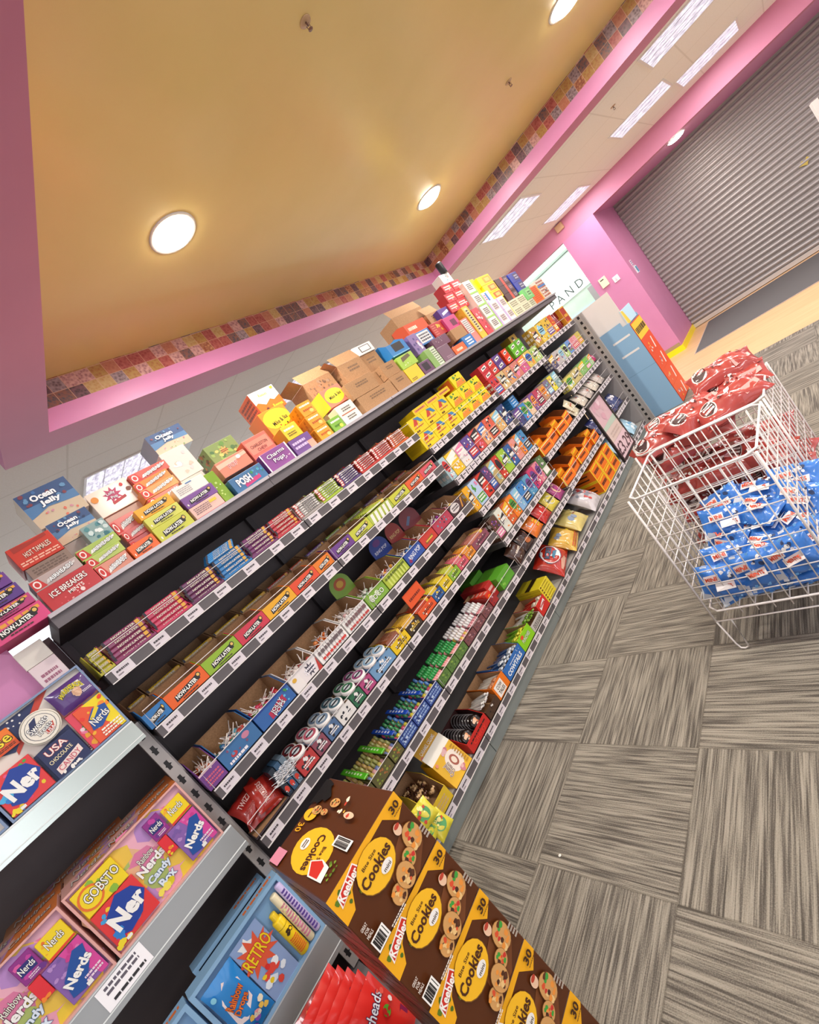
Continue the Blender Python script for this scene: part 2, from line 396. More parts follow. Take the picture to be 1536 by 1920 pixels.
# square light panels
def panel(x0, y0, label, w=.6, d=.6, power=PANEL_W):
    r = thing('ceiling_light_panel', label, 'ceiling light', (x0+w/2, y0+d/2, HC))
    b = MB(); e = .018
    for q in ((-w/2, w/2, -d/2, -d/2+e), (-w/2, w/2, d/2-e, d/2), (-w/2, -w/2+e, -d/2+e, d/2-e), (w/2-e, w/2, -d/2+e, d/2-e)):
        b.box(q[0], q[1], q[2], q[3], -.008, 0, M('#e8e2dc', .4))
    b.build('frame', r)
    b = MB(); b.box(-w/2+e, w/2-e, -d/2+e, d/2-e, -.004, -.001, PANEL)
    for i in range(1, 4):
        b.box(-w/2+e, w/2-e, -d/2+i*d/4-.003, -d/2+i*d/4+.003, -.006, -.004, M('#b9b4bd', .3))
    b.build('diffuser', r)
    ld = bpy.data.lights.new('panel_lamp', 'AREA'); ld.shape = 'RECTANGLE'; ld.size = w-.06; ld.size_y = d-.06; ld.energy = power; ld.color = (.98, .98, 1)
    lo = bpy.data.objects.new('lamp', ld); COL.objects.link(lo); lo.parent = r; lo.location = (0, 0, -0.012)
panel(-2.235, 5.20, 'light panel in beige ceiling just beyond pink frame, above the far shelves')
panel(-2.235, 7.15, 'narrow light panel in beige ceiling nearest the pink pillar')
panel(-1.01, 6.42, 'light panel in beige ceiling midway along the pink beam')
panel(-0.40, 5.17, 'large light panel beside pink frame at top photo edge')
panel(-0.40, 7.04, 'slim light panel beside the pink beam, highest in photo')
panel(-4.12, 0.96, 'pale light panel behind the jelly cartons on the top shelf')
panel(-4.12, 3.00, 'bluish light panel behind the brown cartons on the top shelf')
panel(-4.12, -1.1, 'ceiling light panel left of the viewer'); panel(-0.4, -1.1, 'ceiling light panel behind the viewer')
panel(1.3, -1.1, 'ceiling light panel behind the viewer on the right'); panel(2.2, 1.3, 'ceiling light panel right of pink frame, near')
panel(2.2, 3.4, 'ceiling light panel right of pink frame, far'); panel(1.3, 6.4, 'ceiling light panel near right wall by the shutter')
panel(-4.12, 5.20, 'ceiling light panel far left beyond the shelves')
# sprinklers
for (x, y, z, l) in ((-.83, 1.84, 2.905, 'small sprinkler head in yellow ceiling near top photo edge'), (-.86, 3.79, 2.905, 'tiny sprinkler head in yellow ceiling toward the shutter'), (-.726, 5.6, HC, 'tiny sprinkler head in beige ceiling tiles')):
    r = thing('sprinkler_head', l, 'sprinkler', (x, y, z)); r.scale = (.62, .62, .62)
    b = MB(); b.lathe((0, 0, 0), [(.04, -.001), (.038, -.005), (.016, -.007)], M('#c2a079', .4), 20); b.build('base_plate', r)
    b = MB(); b.tube([(0, 0, -.005), (0, 0, -.03)], .006, '#6b4c40', 8); b.tube([(-.012, 0, -.02), (-.01, 0, -.045), (0, 0, -.05), (.01, 0, -.045), (.012, 0, -.02)], .0025, '#8a6a5a', 5)
    b.lathe((0, 0, -.052), [(.016, 0), (.016, .002)], M('#8a6a5a', .4, .6), 12); b.build('nozzle', r)
# roller shutter
def shutter():
    r = thing('roller_shutter', 'closed corrugated grey roller shutter across the shop entrance', 'shutter', (0, 9.25, 0))
    b = MB(); mt = M('#a09996', .4, .2); p = .0775; n = int(2.45/p)+1; prof = []
    for i in range(n):
        for (f, d) in ((0, .012), (.1, 0), (.25, -.02), (.45, -.03), (.62, -.029), (.8, -.015), (.9, .004)):
            prof.append((d, .07 + (i+f)*p))
    X0, X1 = -1.88, 3.18; vs = [(x, d, z) for d, z in prof for x in (X0, X1)]
    fs = [(2*i, 2*i+1, 2*i+3, 2*i+2) for i in range(len(prof)-1)]
    b.raw(vs, fs, mt, True); b.build('slat_curtain', r)
    b = MB(); b.box(X0, X1, -.03, .02, .012, .075, M('#c9c2bd', .35, .3)); b.build('bottom_rail', r)
    b = MB(); b.art(plane_fn((.05, -.024, 1.06), (1, 0, 0), (0, 0, 1)), .13, .1, [('q', [(0, .4), (.35, .9), (.5, .55), (.8, 1), (1, .6), (.7, .3), (.6, 0), (.3, .25)], '#b9a24a')]); b.build('sticker', r)
shutter()
b = MB(); b.box(0, .03, 0, .25, 0, .16, M('#efe9e8', .4)); tag(b.build('wall_sign', None, (.18, 4.0, 1.38)), 'plain white sign board cut by right photo edge before the shutter', 'sign')
# small things on the pink pillar
b = MB(); b.rbox(-.055, .055, -.03, 0, -.075, .075, M('#efe3c4', .5), .004); b.art(plane_fn((-.055, -.03, -.075), (1, 0, 0), (0, 0, 1)), .11, .15, [('r', .2, .72, .7, .82, '#33302c')])
tag(b.build('thermostat', None, (-2.26, YW-.001, 1.555)), 'cream control box with dark slot on pink pillar', 'control box')
b = MB(); b.rbox(-.045, .045, -.014, 0, -.045, .045, M('#f3dde4', .5), .003); b.rbox(-.012, .012, -.02, -.013, -.02, .02, M('#e6cfd6', .4), .002)
tag(b.build('light_switch', None, (-2.10, YW-.001, 1.48)), 'small square white switch on pink pillar, right of the cream box', 'switch')
b = MB(); b.rbox(-.06, .06, -.05, 0, -.05, .05, M('#c79a76', .6), .004); tag(b.build('motion_sensor', None, (-2.33, YW-.001, 2.62)), 'tan sensor box at top corner of pink pillar under ceiling', 'sensor')
# hanging notice on the pillar edge
r = thing('opening_notice', 'blue and white notices stuck on pillar side by the shutter', 'notice', (-1.885, 8.24, 1.46))
b = MB(); fn = plane_fn((.002, 0, 0), (0, 1, 0), (0, 0, 1))
b.box(0, .002, 0, .17, -.12, .0, M('#eef2f6', .4)); b.art(fn, .17, .14, [('r', .45, -.8, .98, -.1, '#5fb4dc'), ('r', .5, -.7, .65, -.15, '#1c3c58'), ('r', .08, -.5, .3, -.1, '#d8dce8')]); b.build('lower_card', r)
b = MB(); b.box(0, .002, -.02, .1, .005, .11, M('#f2d2e2', .4)); b.art(fn, .12, .11, [('r', .0, .2, .6, .8, '#f6eef4'), ('s', .0, .1, .7, .9, '#7b4f9a', 3)]); b.build('upper_card', r)
# shop beyond the glass
b = MB(); b.box(-6.5, -2.0, 11.3, 11.4, 0, 3.2, mat_paint('sage_shopfront', '#b7cfc0', '#c3d9ca'))
b.box(-4.3, -2.6, 11.27, 11.3, 0, 1.42, M('#b9dcdc', .4)); b.box(-3.5, -3.1, 11.25, 11.28, 1.3, 1.72, M('#9a9a9a', .6))
b.box(-6.5, -2.0, 11.28, 11.3, 2.62, 2.63, M('#4a5a50', .5))
struct(b.build('wall_beyond'))
b = MB(); b.box(-5.8, -3.3, 11.15, 11.26, 2.68, 2.95, emis('cove_light', '#ffffff', 2.2)); tag(b.build('cove_light'), 'bright white light strip above shopfront seen through the glass', 'light')
ld = bpy.data.lights.new('mall_lamp', 'AREA'); ld.size = 1.6; ld.energy = 70; lo = bpy.data.objects.new('mall_lamp', ld); COL.objects.link(lo); lo.location = (-4, 10.2, 3.1)
b = MB(); b.box(-6.5, -2.0, 8.2, 11.4, 3.2, 3.25, M('#e8e4e0')); struct(b.build('ceiling')).name = 'ceiling.002'
r = thing('shop_sign', 'dark slim letters with white glow on sage shopfront beyond the glass', 'sign', (0, 11.27, 0))
b = MB(); b.box(-4.45, -2.2, 0, .005, 1.78, 2.1, emis('sign_glow', '#f4fbf2', 1.5)); b.build('glow_board', r)
b = MB(); b.art(plane_fn((-4.34, -.012, 1.85), (1, 0, 0), (0, 0, 1)), 1.6, .19, [('t', .5, .42, .95, 'P A N D O R A', '#33403c', {'w': 1.0, 'b': -0.005})]); b.build('letters', r)
b = MB(); b.box(-6.5, -2.42, YW+.05, YW+.062, .02, 2.42, GLASS); struct(b.build('window_1'))

# ------------------------------------------------------------------ gondola shelving
XF = -1.847; XB = -2.33
SH = {0: [(1.325, .07, 0), (.838, .09, 1), (.335, .09, 1)],
      1: [1.493, 1.252, .961, .723, .433], 2: [1.493, 1.252, .961, .723, .433],
      3: [1.367, 1.122, .873, .628, .433], 4: [1.328, 1.033, .742, .443], 5: [1.42, 1.172, .932, .73, .425]}
YB = [-.62, .146, 1.085, 2.07, 3.062, 4.075, 5.055]
def strip_mesh(y0, y1, z1, dens, hgt=.041, xf=XF, seed=0):
    b = MB(); rnd = random.Random(seed); b.box(xf-.012, xf, y0, y1, z1-hgt, z1, STRIP)
    b.box(xf, xf+.003, y0, y1, z1-.003, z1+.001, WIREW); b.box(xf, xf+.003, y0, y1, z1-hgt-.001, z1-hgt+.0025, WIREW)
    y = y0 + .02
    while y < y1-.06:
        w = (.062 if dens == 0 else .05)*(.93+.14*rnd.random())
        b.box(xf, xf+.0015, y, y+w, z1-hgt+.003, z1-.003, TICKET)
        b.art(plane_fn((xf+.0017, y, z1-hgt+.003), (0, 1, 0), (0, 0, 1)), w, hgt-.006, [('s', .12, .45, .8, .8, '#4a4248', 1), ('s', .12, .15, .4, .38, '#8a8088', 1)], rnd.random())
        y += w + (.07*(.8+.4*rnd.random()) if dens == 0 else .012+.05*rnd.random()**2)
    return b
names = {0: 'near left', 1: 'first', 2: 'second', 3: 'third', 4: 'fourth', 5: 'fifth'}
for k in range(1, 6):
    y0, y1 = YB[k], YB[k+1]; ymid = (y0+y1)/2
    r = thing('shelving_unit', ['', 'first grey shelf bay with trays of chews and lollipops', 'second grey shelf bay, from chewy bars above to cow print sweets below',
        'third grey shelf bay holding yellow gum cartons at eye level', 'fourth grey shelf bay holding orange peanut cup cartons low down',
        'fifth grey shelf bay at the far end before the blue display stand'][k], 'shelving', (0, y0, 0))
    b = MB(); b.box(XB-.03, XB, 0, y1-y0, .03, 1.74, DARK); b.build('back_panel', r)
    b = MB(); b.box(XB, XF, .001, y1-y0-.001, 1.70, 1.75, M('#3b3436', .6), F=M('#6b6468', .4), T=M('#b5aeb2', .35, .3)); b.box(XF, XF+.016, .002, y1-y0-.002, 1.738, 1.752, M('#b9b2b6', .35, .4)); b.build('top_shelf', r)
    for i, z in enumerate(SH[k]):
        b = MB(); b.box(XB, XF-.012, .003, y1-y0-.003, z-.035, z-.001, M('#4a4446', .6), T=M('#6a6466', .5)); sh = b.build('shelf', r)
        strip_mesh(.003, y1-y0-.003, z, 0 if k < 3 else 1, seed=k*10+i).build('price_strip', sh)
        b = MB(); zz = z+.072 if i < 4 or k > 2 else z+.06
        b.tube([(XF-.004, .01, z), (XF-.004, .01, zz), (XF-.004, y1-y0-.01, zz), (XF-.004, y1-y0-.01, z)], .0016, M('#e4dcdc', .3), 5); b.build('front_rail', sh)
    b = MB(); b.box(XB, XF-.012, 0, y1-y0, .085, .118, SHELFG, T=M('#b9b8b4', .5)); bs = b.build('base_shelf', r)
    strip_mesh(.002, y1-y0-.002, .112, 0, .04, seed=k).build('price_strip', bs)
    b = MB(); b.box(XF-.03, XF-.012, .002, y1-y0-.002, 0, .085, M('#8d9492', .4, .3)); b.build('kick_plate', r)
    b = MB()
    b.box(XB, XB+.03, .002, .03, .12, 1.7, M('#4c4446', .5))
    b.build('upright', r)
def slot_panel(y, x1, z1, label, xs):
    r = thing('slotted_end_panel', label, 'end panel', (0, y, 0))
    b = MB(); b.box(XB, x1, -.006, .006, .02, z1, M('#a9a4a6', .5)); b.build('panel', r)
    b = MB(); g = M('#a8a29f', .4, .3)
    b.box(xs-.03, xs+.03, -.012, -.006, .03, z1, g); b.box(x1-.006, x1+.006, -.012, .012, .02, z1+.005, g); z = .08
    while z < z1-.03: b.face([(xs-.012, -.0125, z), (xs+.012, -.0125, z), (xs+.012, -.0125, z+.03), (xs-.012, -.0125, z+.03)], '#161214'); z += .062
    b.build('slotted_upright', r)
slot_panel(5.075, -1.755, 1.42, 'grey slotted end panel closing the far end of the shelves', -1.80)
r = thing('slotted_end_panel', 'slotted grey upright between the gift boxes and the lollipop trays', 'end panel', (0, .134, 0))
b = MB(); b.box(XB-.03, -1.945, -.006, .006, .02, 1.30, M('#a9a4a6', .5)); b.build('panel', r)
b = MB(); b.box(-1.945, -1.905, -.040, -.002, .1205, 1.305, M('#a8a29f', .4, .3)); z = 1.245
while z > .15:
    b.art(plane_fn((-1.905, -.040, z), (0, 1, 0), (0, 0, 1)), .038, .034, [('q', [(.3, 0), (.62, 0), (.62, .35), (.78, .45), (.62, .6), (.62, 1), (.3, 1), (.3, .6), (.2, .5), (.3, .35)], '#131012')]); z -= .068
b.build('slotted_upright', r)
# near bay
r = thing('shelving_unit', 'nearest shelf bay with wide silver edges holding gift boxes', 'shelving', (0, 0, 0))
b = MB(); b.box(XB-.03, XB, YB[0], .144, .03, 1.76, DARK); b.build('back_panel', r)
SILV = M('#b9c4c2', .3, .55)
for (z, hh, pt) in SH[0]:
    b = MB(); b.box(XB, XF-.02, YB[0], .117, z-.035, z, M('#6f6b6c', .5)); sh = b.build('shelf', r)
    b = MB(); fr = SILV if z > 1 else M('#9a9c9c', .35, .4)
    xs0, xs1 = XF-.022, XF+.003
    b.face([(xs1, YB[0], z-hh), (xs1, .119, z-hh), (xs0+.008, .119, z), (xs0+.008, YB[0], z)], fr); b.face([(xs0+.008, YB[0], z), (xs0+.008, .119, z), (xs0-.004, .119, z), (xs0-.004, YB[0], z)], fr)
    b.face([(xs1, .119, z-hh), (xs0, .119, z-hh), (xs0, .119, z), (xs0+.008, .119, z)], fr); b.face([(xs1, YB[0], z-hh), (xs0, YB[0], z-hh), (xs0, .119, z-hh), (xs1, .119, z-hh)], fr)
    t0 = (-hh, (xs1-xs0-.008))
    Vv = Vector((xs0+.008-xs1, 0, hh)).normalized(); f2 = plane_fn((xs1, YB[0], z-hh), (0, 1, 0), Vv); Lh = hh*1.02
    b.art(f2, 1, Lh, [('r', 0, .93, .739, 1, '#dfe4e4'), ('r', 0, .16, .739, .2, '#dfe4e4')] + ([('r', .27, .22, .40, .9, '#f6f4f8'), ('s', .285, .55, .38, .85, '#5b5460', 2), ('s', .29, .3, .385, .45, '#201c20', 1)] if .8 < z < 1 else []), z)
    b.build('price_strip', sh)
b = MB(); b.box(XB, -1.50, YB[0], .119, .08, .112, SHELFG); b.box(-1.52, -1.50, YB[0], .119, 0, .08, SHELFG); b.build('base_shelf', r)
b = MB(); b.box(-1.99, -1.975, YB[0], .021, 1.326, 1.95, PINK); tag(b.build('backing_board'), 'plain pink board standing behind the uppermost gift boxes', 'board')

# ------------------------------------------------------------------ packs and cartons
RN = random.Random(11)
MESH = {}
YU, ZU = (0, 1, 0), (0, 0, 1)
def carton_mesh(w, h, d, col, front=(), side=(), top=(), rough=.42, bev=.0012, seed=1, name='carton'):
    b = MB(); mt = M(col, rough) if isinstance(col, str) else col
    b.rbox(-d/2, d/2, -w/2, w/2, 0, h, mt, bev)
    b.art(plane_fn((d/2, -w/2, 0), YU, ZU), w, h, front, seed)
    b.art(plane_fn((-d/2, -w/2, 0), (1, 0, 0), ZU), d, h, side, seed+1)
    b.art(plane_fn((d/2, -w/2, h), YU, (-1, 0, 0)), w, d, top, seed+2)
    return b
def put(name, key, mk, label, cat, x, y, z, rot=(0, 0, 0), group=None):
    if key not in MESH: MESH[key] = mk().mesh(name)
    return tag(obj(name, MESH[key], None, (x, y, z), rot), label, cat, group)
def carton(label, xf, y0, y1, z0, z1, d, col, front=(), side=(), top=(), rough=.42, yaw=0, name='candy_carton', cat='candy box', group=None, tilt=0, key=None):
    w, h = (y1-y0)-.0016, (z1-z0)-.0006
    key = key or (name, round(w, 4), round(h, 4), d, str(col), str(front)[:400], str(side)[:200], str(top)[:200])
    return put(name, key, lambda: carton_mesh(w, h, d, col, front, side, top, rough, seed=hash(round(y0*100)) % 97), label, cat, xf-d/2, (y0+y1)/2, z0, (0, tilt, yaw), group)
# front prints
def nl(c='#2b2226', pill=True, t='#f7f2ea'):      # chew carton: dark pill with outlined words and a roundel
    return [('q', [(.16, .22), (.84, .42), (.86, .78), (.18, .58)], '#221d1c'), ('e', .84, .68, .055, .16, '#221d1c'), ('e', .84, .68, .036, .1, '#e0b860'),
            ('t', .48, .5, .26, 'NOW-LATER', '#fbf7f0', {'a': 4, 'w': .56, 'o': '#1c1716', 'b': .03}), ('s', .3, .12, .7, .24, '#3a2c20', 1)]
NLB = [('r', .0, .0, .05, 1, '#00000000'[:7]), ]
def airh(c2='#f3efe9'):
    return [('q', [(.0, .1), (.25, .1), (.18, .9), (.0, .9)], '#c8322f'), ('e', .1, .5, .07, .32, '#f2e9e2'), ('e', .1, .5, .045, .2, '#c8322f'),
            ('q', [(.25, .2), (.92, .62), (.95, .8), (.3, .5)], c2), ('t', .6, .52, .34, 'AIRHEADS', '#ffffff', {'a': 9, 'w': .55, 'o': '#2a2024', 'b': .02})]
def gen(rnd, c, txtcol=None):      # cartons too small to read: panels, blobs and rows of dashes
    pal = ['#f3efe6', '#c8322f', '#e9b92f', '#2f62b4', '#4f9a3a', '#e07fa8', '#6b3f8c', '#ef8a2a', '#2a2228', '#8fc6dc']
    a, b_ = rnd.choice(pal), rnd.choice(pal)
    k = rnd.randrange(4)
    if k == 0: return [('b', .02, .02, .98, .98, [a, b_, '#f3efe6'], 10, .12), ('e', .5, .6, .38, .26, a), ('s', .2, .5, .8, .72, '#2a2228', 2), ('b', .08, .05, .92, .36, [b_, pal[0]], 6)]
    if k == 1: return [('q', [(.0, .5), (1, .75), (1, 1), (.0, .85)], a), ('s', .12, .56, .9, .84, '#fbf6ee', 2), ('b', .1, .05, .9, .5, [b_, a, '#f3efe6'], 9)]
    if k == 2: return [('r', .08, .1, .92, .42, a), ('s', .14, .15, .86, .38, '#fbf6ee', 2), ('b', .1, .48, .9, .95, [b_, a], 8)]
    return [('b', .05, .05, .95, .95, [a, b_, '#f3efe6'], 14, .1), ('q', [(.1, .35), (.9, .5), (.9, .75), (.1, .6)], '#2a2228'), ('s', .16, .42, .84, .66, '#fbf6ee', 1)]

# ---------- top shelf (z = 1.755) : every carton measured where it stands
ZT = 1.7525; F = -1.862
NLC = [('e', .08, .28, .02, .1, '#f0e6d8')] + nl()
def T(label, x, y0, y1, z0, z1, d, col, art=(), **k): return carton(label, x, y0, y1, z0, z1, d, col, art, **k)
RED, PKR = '#c63a35', '#d7606a'
# pile at the left end of the top shelf
for i, (c, y0, y1, z0, z1, l) in enumerate((('#d8487f', .0, .163, 1.7525, 1.815, 'pink chew carton lying lowest in the pile at left photo edge'), ('#b8407a', .004, .156, 1.816, 1.853, 'magenta chew carton second in the pile at left photo edge'),
        ('#5c3a86', .0, .15, 1.854, 1.90, 'purple chew carton in the middle of pile at left photo edge'), ('#6d3d8c', .004, .145, 1.901, 1.945, 'violet chew carton under the blue one at left photo edge'),
        ('#2f62b4', .0, .14, 1.946, 2.01, 'blue chew carton topping the pile at left photo edge'))):
    T(l, F+.004*i, y0, y1, z0, z1, .16, c, [('s', .05, .62, .95, .95, '#e8a23c', 1)] + nl(), top=[], name='chew_carton')
T('green and red jelly carton cut by the left photo edge', -2.0, -.06, .115, 2.08, 2.17, .16, '#5f9a3a', [('b', .05, .2, .95, .95, ['#d06a3a', '#c84a3a', '#e0b050', '#7ab04a'], 14), ('r', 0, 0, 1, .12, '#a6cf5c')])
T('blank white carton under the green and red jelly carton', -2.0, -.055, .11, 2.011, 2.079, .16, '#d8cfc6')
for i, (y0, y1, z0, z1, c, l) in enumerate(((.02, .098, 1.3262, 1.42, '#cf6a3e', 'small orange carton low in the gap beside pink board'), (.016, .1, 1.4205, 1.53, '#8a6a4c', 'brown carton in the gap beside pink board'), (.02, .1, 1.5305, 1.655, '#e6d2d4', 'pale pink printed carton in the gap beside pink board'), (.018, .1, 1.6555, 1.72, '#e4ddd2', 'white carton topmost in the gap beside pink board'))):
    T(l, -1.935, y0, y1, z0, z1, .12, c, [('s', .15, .3, .8, .75, '#a5667c', 3)] if i == 2 else ([('s', .1, .2, .8, .8, '#e8b070', 2)] if i == 0 else []))
T('red mints carton in cling film at left end of the top shelf', F, .168, .333, 1.7527, 1.835, .10, '#bf3f42',
  [('r', .0, .0, 1, .06, '#a83036'), ('t', .5, .66, .25, 'ICE BREAKERS', '#f7efe9', {'a': 3, 'w': .72, 'o': '#7d2428'}), ('t', .56, .38, .16, 'MINTS', '#f7efe9', {'a': 3, 'w': .3}), ('b', .1, .05, .95, .3, ['#d9636a', '#e7a0a0'], 8), ('e', .63, .2, .04, .09, '#efd6d2')], rough=.2)
T('grey and red taffy carton resting on the red mints carton', F-.004, .17, .32, 1.8355, 1.878, .11, '#b8a4a0', airh('#d8d0cc'))
T('dark printed carton beneath the red hot candy carton', F-.03, .19, .32, 1.8785, 1.924, .14, '#8c7468', [('s', .1, .2, .9, .8, '#6b564c', 3)])
T('red hot cinnamon candy carton torn open on top', F-.028, .185, .318, 1.9245, 2.008, .14, '#c8331f',
  [('q', [(.1, .75), (.9, .85), (.9, 1), (.55, .92), (.1, 1)], '#a32a1c'), ('t', .55, .52, .22, 'HOT TAMALES', '#f6dcc8', {'a': 3, 'w': .62, 'o': '#7c1c12'}), ('s', .05, .1, .95, .3, '#f0b8a0', 2)])
OC = lambda: [('r', 0, .55, 1, 1, '#33507f'), ('q', [(0, .3), (.4, .45), (1, .35), (1, .6), (0, .62)], '#4e7aa8'), ('q', [(0, 0), (1, 0), (1, .36), (.4, .42), (0, .3)], '#c9b59a'), ('b', .0, .55, 1, 1, ['#22365c', '#3f6ea6', '#5f8fb8', '#7c3a48'], 12, .12), ('b', .1, .02, .95, .35, ['#d8705c', '#6f9a5c', '#e0d0c0', '#c98a9a'], 9, .1),
    ('t', .45, .78, .18, 'Ocean', '#f5f7fa', {'w': .48, 'o': '#2a4068', 'b': .04}), ('t', .5, .56, .18, 'Jelly', '#f5f7fa', {'w': .4, 'o': '#2a4068', 'b': .04})]
T('large blue sea jelly carton, higher one at the left of the top shelf', -1.99, .318, .492, 2.046, 2.19, .15, '#c4b6a6', OC(), rough=.22)
T('second blue sea jelly carton stacked under the larger one', -1.965, .33, .47, 1.952, 2.044, .15, '#b9c4cc', OC(), rough=.2)
T('silvery film-wrapped carton supporting the sea jelly cartons', -1.965, .33, .46, 1.88, 1.951, .14, '#a39c98', [('b', .05, .1, .95, .9, ['#c8c4c4', '#7c8490', '#b8a8a4'], 10)], rough=.18)
T('grey film-wrapped carton behind the green taffy cartons', -1.965, .335, .46, 1.7527, 1.879, .12, '#9c8f8a', [('b', .05, .1, .95, .9, ['#b8b0b0', '#88848c'], 8)], rough=.18)
T('teal jelly carton in shiny film', -1.91, .392, .476, 1.893, 1.963, .12, '#8aa6a6', [('b', .0, .0, 1, 1, ['#2f6a78', '#c9d8d8', '#4f8a90', '#e8ecec'], 14, .13)], rough=.18)
T('upper lime green taffy carton near left end', F-.012, .326, .466, 1.8475, 1.889, .12, '#a9bf5c', airh())
T('lower lime green taffy carton near left end', F-.006, .33, .455, 1.809, 1.847, .12, '#b3c566', airh())
T('peach taffy carton at base of the green taffy cartons', F-.004, .335, .45, 1.7527, 1.808, .12, '#d8907c', airh())
T('orange fruit chew carton on shelf edge near left end', F+.006, .4535, .5535, 1.7527, 1.808, .12, '#e8672c', NLC, name='chew_carton')
MESH.clear()
T('red film-wrapped taffy carton low behind the orange chew carton', F-.03, .48, .57, 1.7527, 1.83, .12, '#b5474a', airh(), rough=.2)
T('upper red taffy carton above the orange chew carton', F-.03, .48, .57, 1.8305, 1.87, .12, '#cf5f5c', airh(), rough=.2)
T('pink taffy carton touching underside of the lollipop carton', F-.05, .477, .572, 1.8705, 1.93, .12, '#d8736c', airh(), rough=.2)
T('cream lollipop carton with pink roundel under cling film', -2.0, .498, .662, 1.978, 2.088, .14, '#e2cfc0', [('star', .52, .6, .33, '#b8456a', 9), ('t', .5, .68, .14, 'Lolly', '#f4ecee', {'w': .2, 'o': '#6d3a6a'}), ('t', .52, .5, .14, 'Pop', '#f4ecee', {'w': .15, 'o': '#6d3a6a'}), ('q', [(.4, .25), (.75, .32), (.75, .42), (.4, .35)], '#b5404a'), ('e', .12, .7, .08, .12, '#d88a3a'), ('e', .82, .8, .04, .07, '#c83a3a'), ('e', .9, .55, .06, .08, '#8a5a4a')], rough=.16)
T('brown-sided carton holding up the cream lollipop carton', -2.01, .503, .655, 1.7527, 1.977, .13, '#c9a896', rough=.3)
T('red taffy carton, topmost of the airy taffy pile', -1.98, .66, .83, 2.031, 2.075, .12, '#cf5a4e', airh(), yaw=.06)
T('orange taffy carton below the topmost red one', -1.965, .655, .805, 1.989, 2.03, .12, '#dc8a3c', airh(), yaw=-.04)
T('peach orange taffy carton with fruit picture', -1.945, .645, .80, 1.946, 1.988, .12, '#e09a5c', airh(), yaw=.03)
T('salmon taffy carton under the peach one', -1.945, .65, .79, 1.903, 1.945, .12, '#dc7f70', airh())
T('mixed fruit taffy carton hidden behind yellow chew cartons', -1.995, .655, .79, 1.7527, 1.902, .12, '#c98a6a', rough=.3)
T('third blue sea jelly carton, highest in the middle left', -2.01, .836, 1.006, 2.098, 2.20, .15, '#9aa0b0', OC(), rough=.2)
T('tall clear-wrapped white carton under the third sea jelly carton', -1.985, .822, .945, 1.955, 2.097, .13, '#e0d6d0', [('b', .1, .1, .9, .9, ['#eae4e2', '#cfc6c6', '#d8b8a8'], 10)], rough=.15)
T('white wrapped carton behind the purple chew carton', -1.985, .82, .93, 1.7527, 1.954, .12, '#d4c8c0', rough=.2)
T('white nutrition panel carton lying on the purple chew carton', F, .719, .862, 1.8605, 1.912, .14, '#ece6df', [('s', .08, .2, .5, .8, '#b0a8a8', 4), ('r', .42, .86, .62, .97, '#5a7fb0')])
T('purple fruit chew carton on the top shelf', F+.002, .718, .868, 1.8105, 1.86, .15, '#7a4a94', NLC, name='chew_carton')
T('pink and white back of a chew carton on shelf edge', F+.003, .719, .86, 1.7527, 1.81, .15, '#e2b8ac', [('r', 0, 0, 1, .1, '#c84a5a'), ('s', .08, .3, .6, .85, '#8a7070', 4), ('r', .62, .62, .86, .84, '#d8c03c')], name='chew_carton')
T('golden yellow chew carton above two lime ones', F, .556, .702, 1.864, 1.911, .14, '#eda922', NLC, name='chew_carton')
T('upper lime yellow chew carton of the pair', F+.002, .561, .705, 1.8165, 1.8635, .14, '#cfd05a', NLC, name='chew_carton')
T('lower lime yellow chew carton on the shelf edge', F+.004, .559, .708, 1.7527, 1.816, .14, '#c3c546', NLC, name='chew_carton')
T('narrow glossy green carton standing on its end', F-.02, .872, .92, 1.7527, 1.905, .12, '#86a83e', [('b', .1, .1, .9, .9, ['#e8f0d0', '#b8d070'], 6)], rough=.18)
T('green burger jelly carton with wooden print sides', -1.985, 1.0, 1.162, 1.946, 2.036, .15, '#7a8f52', [('b', .0, .0, 1, 1, ['#5f8a3e', '#8fae5a', '#4a7040', '#c9c06a'], 16, .12), ('star', .5, .42, .28, '#d8a05a', 8), ('s', .38, .34, .62, .52, '#7a3a24', 2)], side=[('b', 0, 0, 1, 1, ['#a8683a', '#6a4a2a', '#c98a4a'], 12)])
T('salmon strawberry pop carton under the green burger carton', -1.91, .955, 1.12, 1.852, 1.93, .14, '#d8836a', [('q', [(0, .55), (1, .7), (1, .9), (0, .85)], '#e8b8a0'), ('t', .45, .5, .26, 'POP', '#c8463c', {'w': .3, 'o': '#f6e8e0', 'a': 3}), ('e', .72, .75, .07, .12, '#f0e8e4')])
T('tan carton at the back under the salmon pop carton', -1.985, .97, 1.10, 1.7527, 1.851, .1, '#b08a68')
T('blue ring pop carton with magenta panel on shelf edge', F, .93, 1.11, 1.7527, 1.828, .12, '#3f6f9c', [('q', [(.3, .1), (.8, .2), (.8, .45), (.3, .35)], '#c03a78'), ('b', .6, .3, 1, .95, ['#4aa0c0', '#d86a7a', '#3f8a5a'], 7), ('t', .36, .55, .5, 'POSH', '#f2eef4', {'w': .42, 'o': '#1d1c30', 'b': .04})])
T('coral gum carton with dark lettering behind purple pops', -1.905, 1.128, 1.272, 1.7527, 1.957, .14, '#e06c5c', [('r', .05, .6, .95, .92, '#e88a74'), ('t', .5, .78, .08, 'CHARLESTON', '#5c2a28', {'w': .7}), ('t', .52, .66, .08, 'CHEW', '#7c2a30', {'w': .4}), ('e', .5, .38, .26, .09, '#cf4a40')])
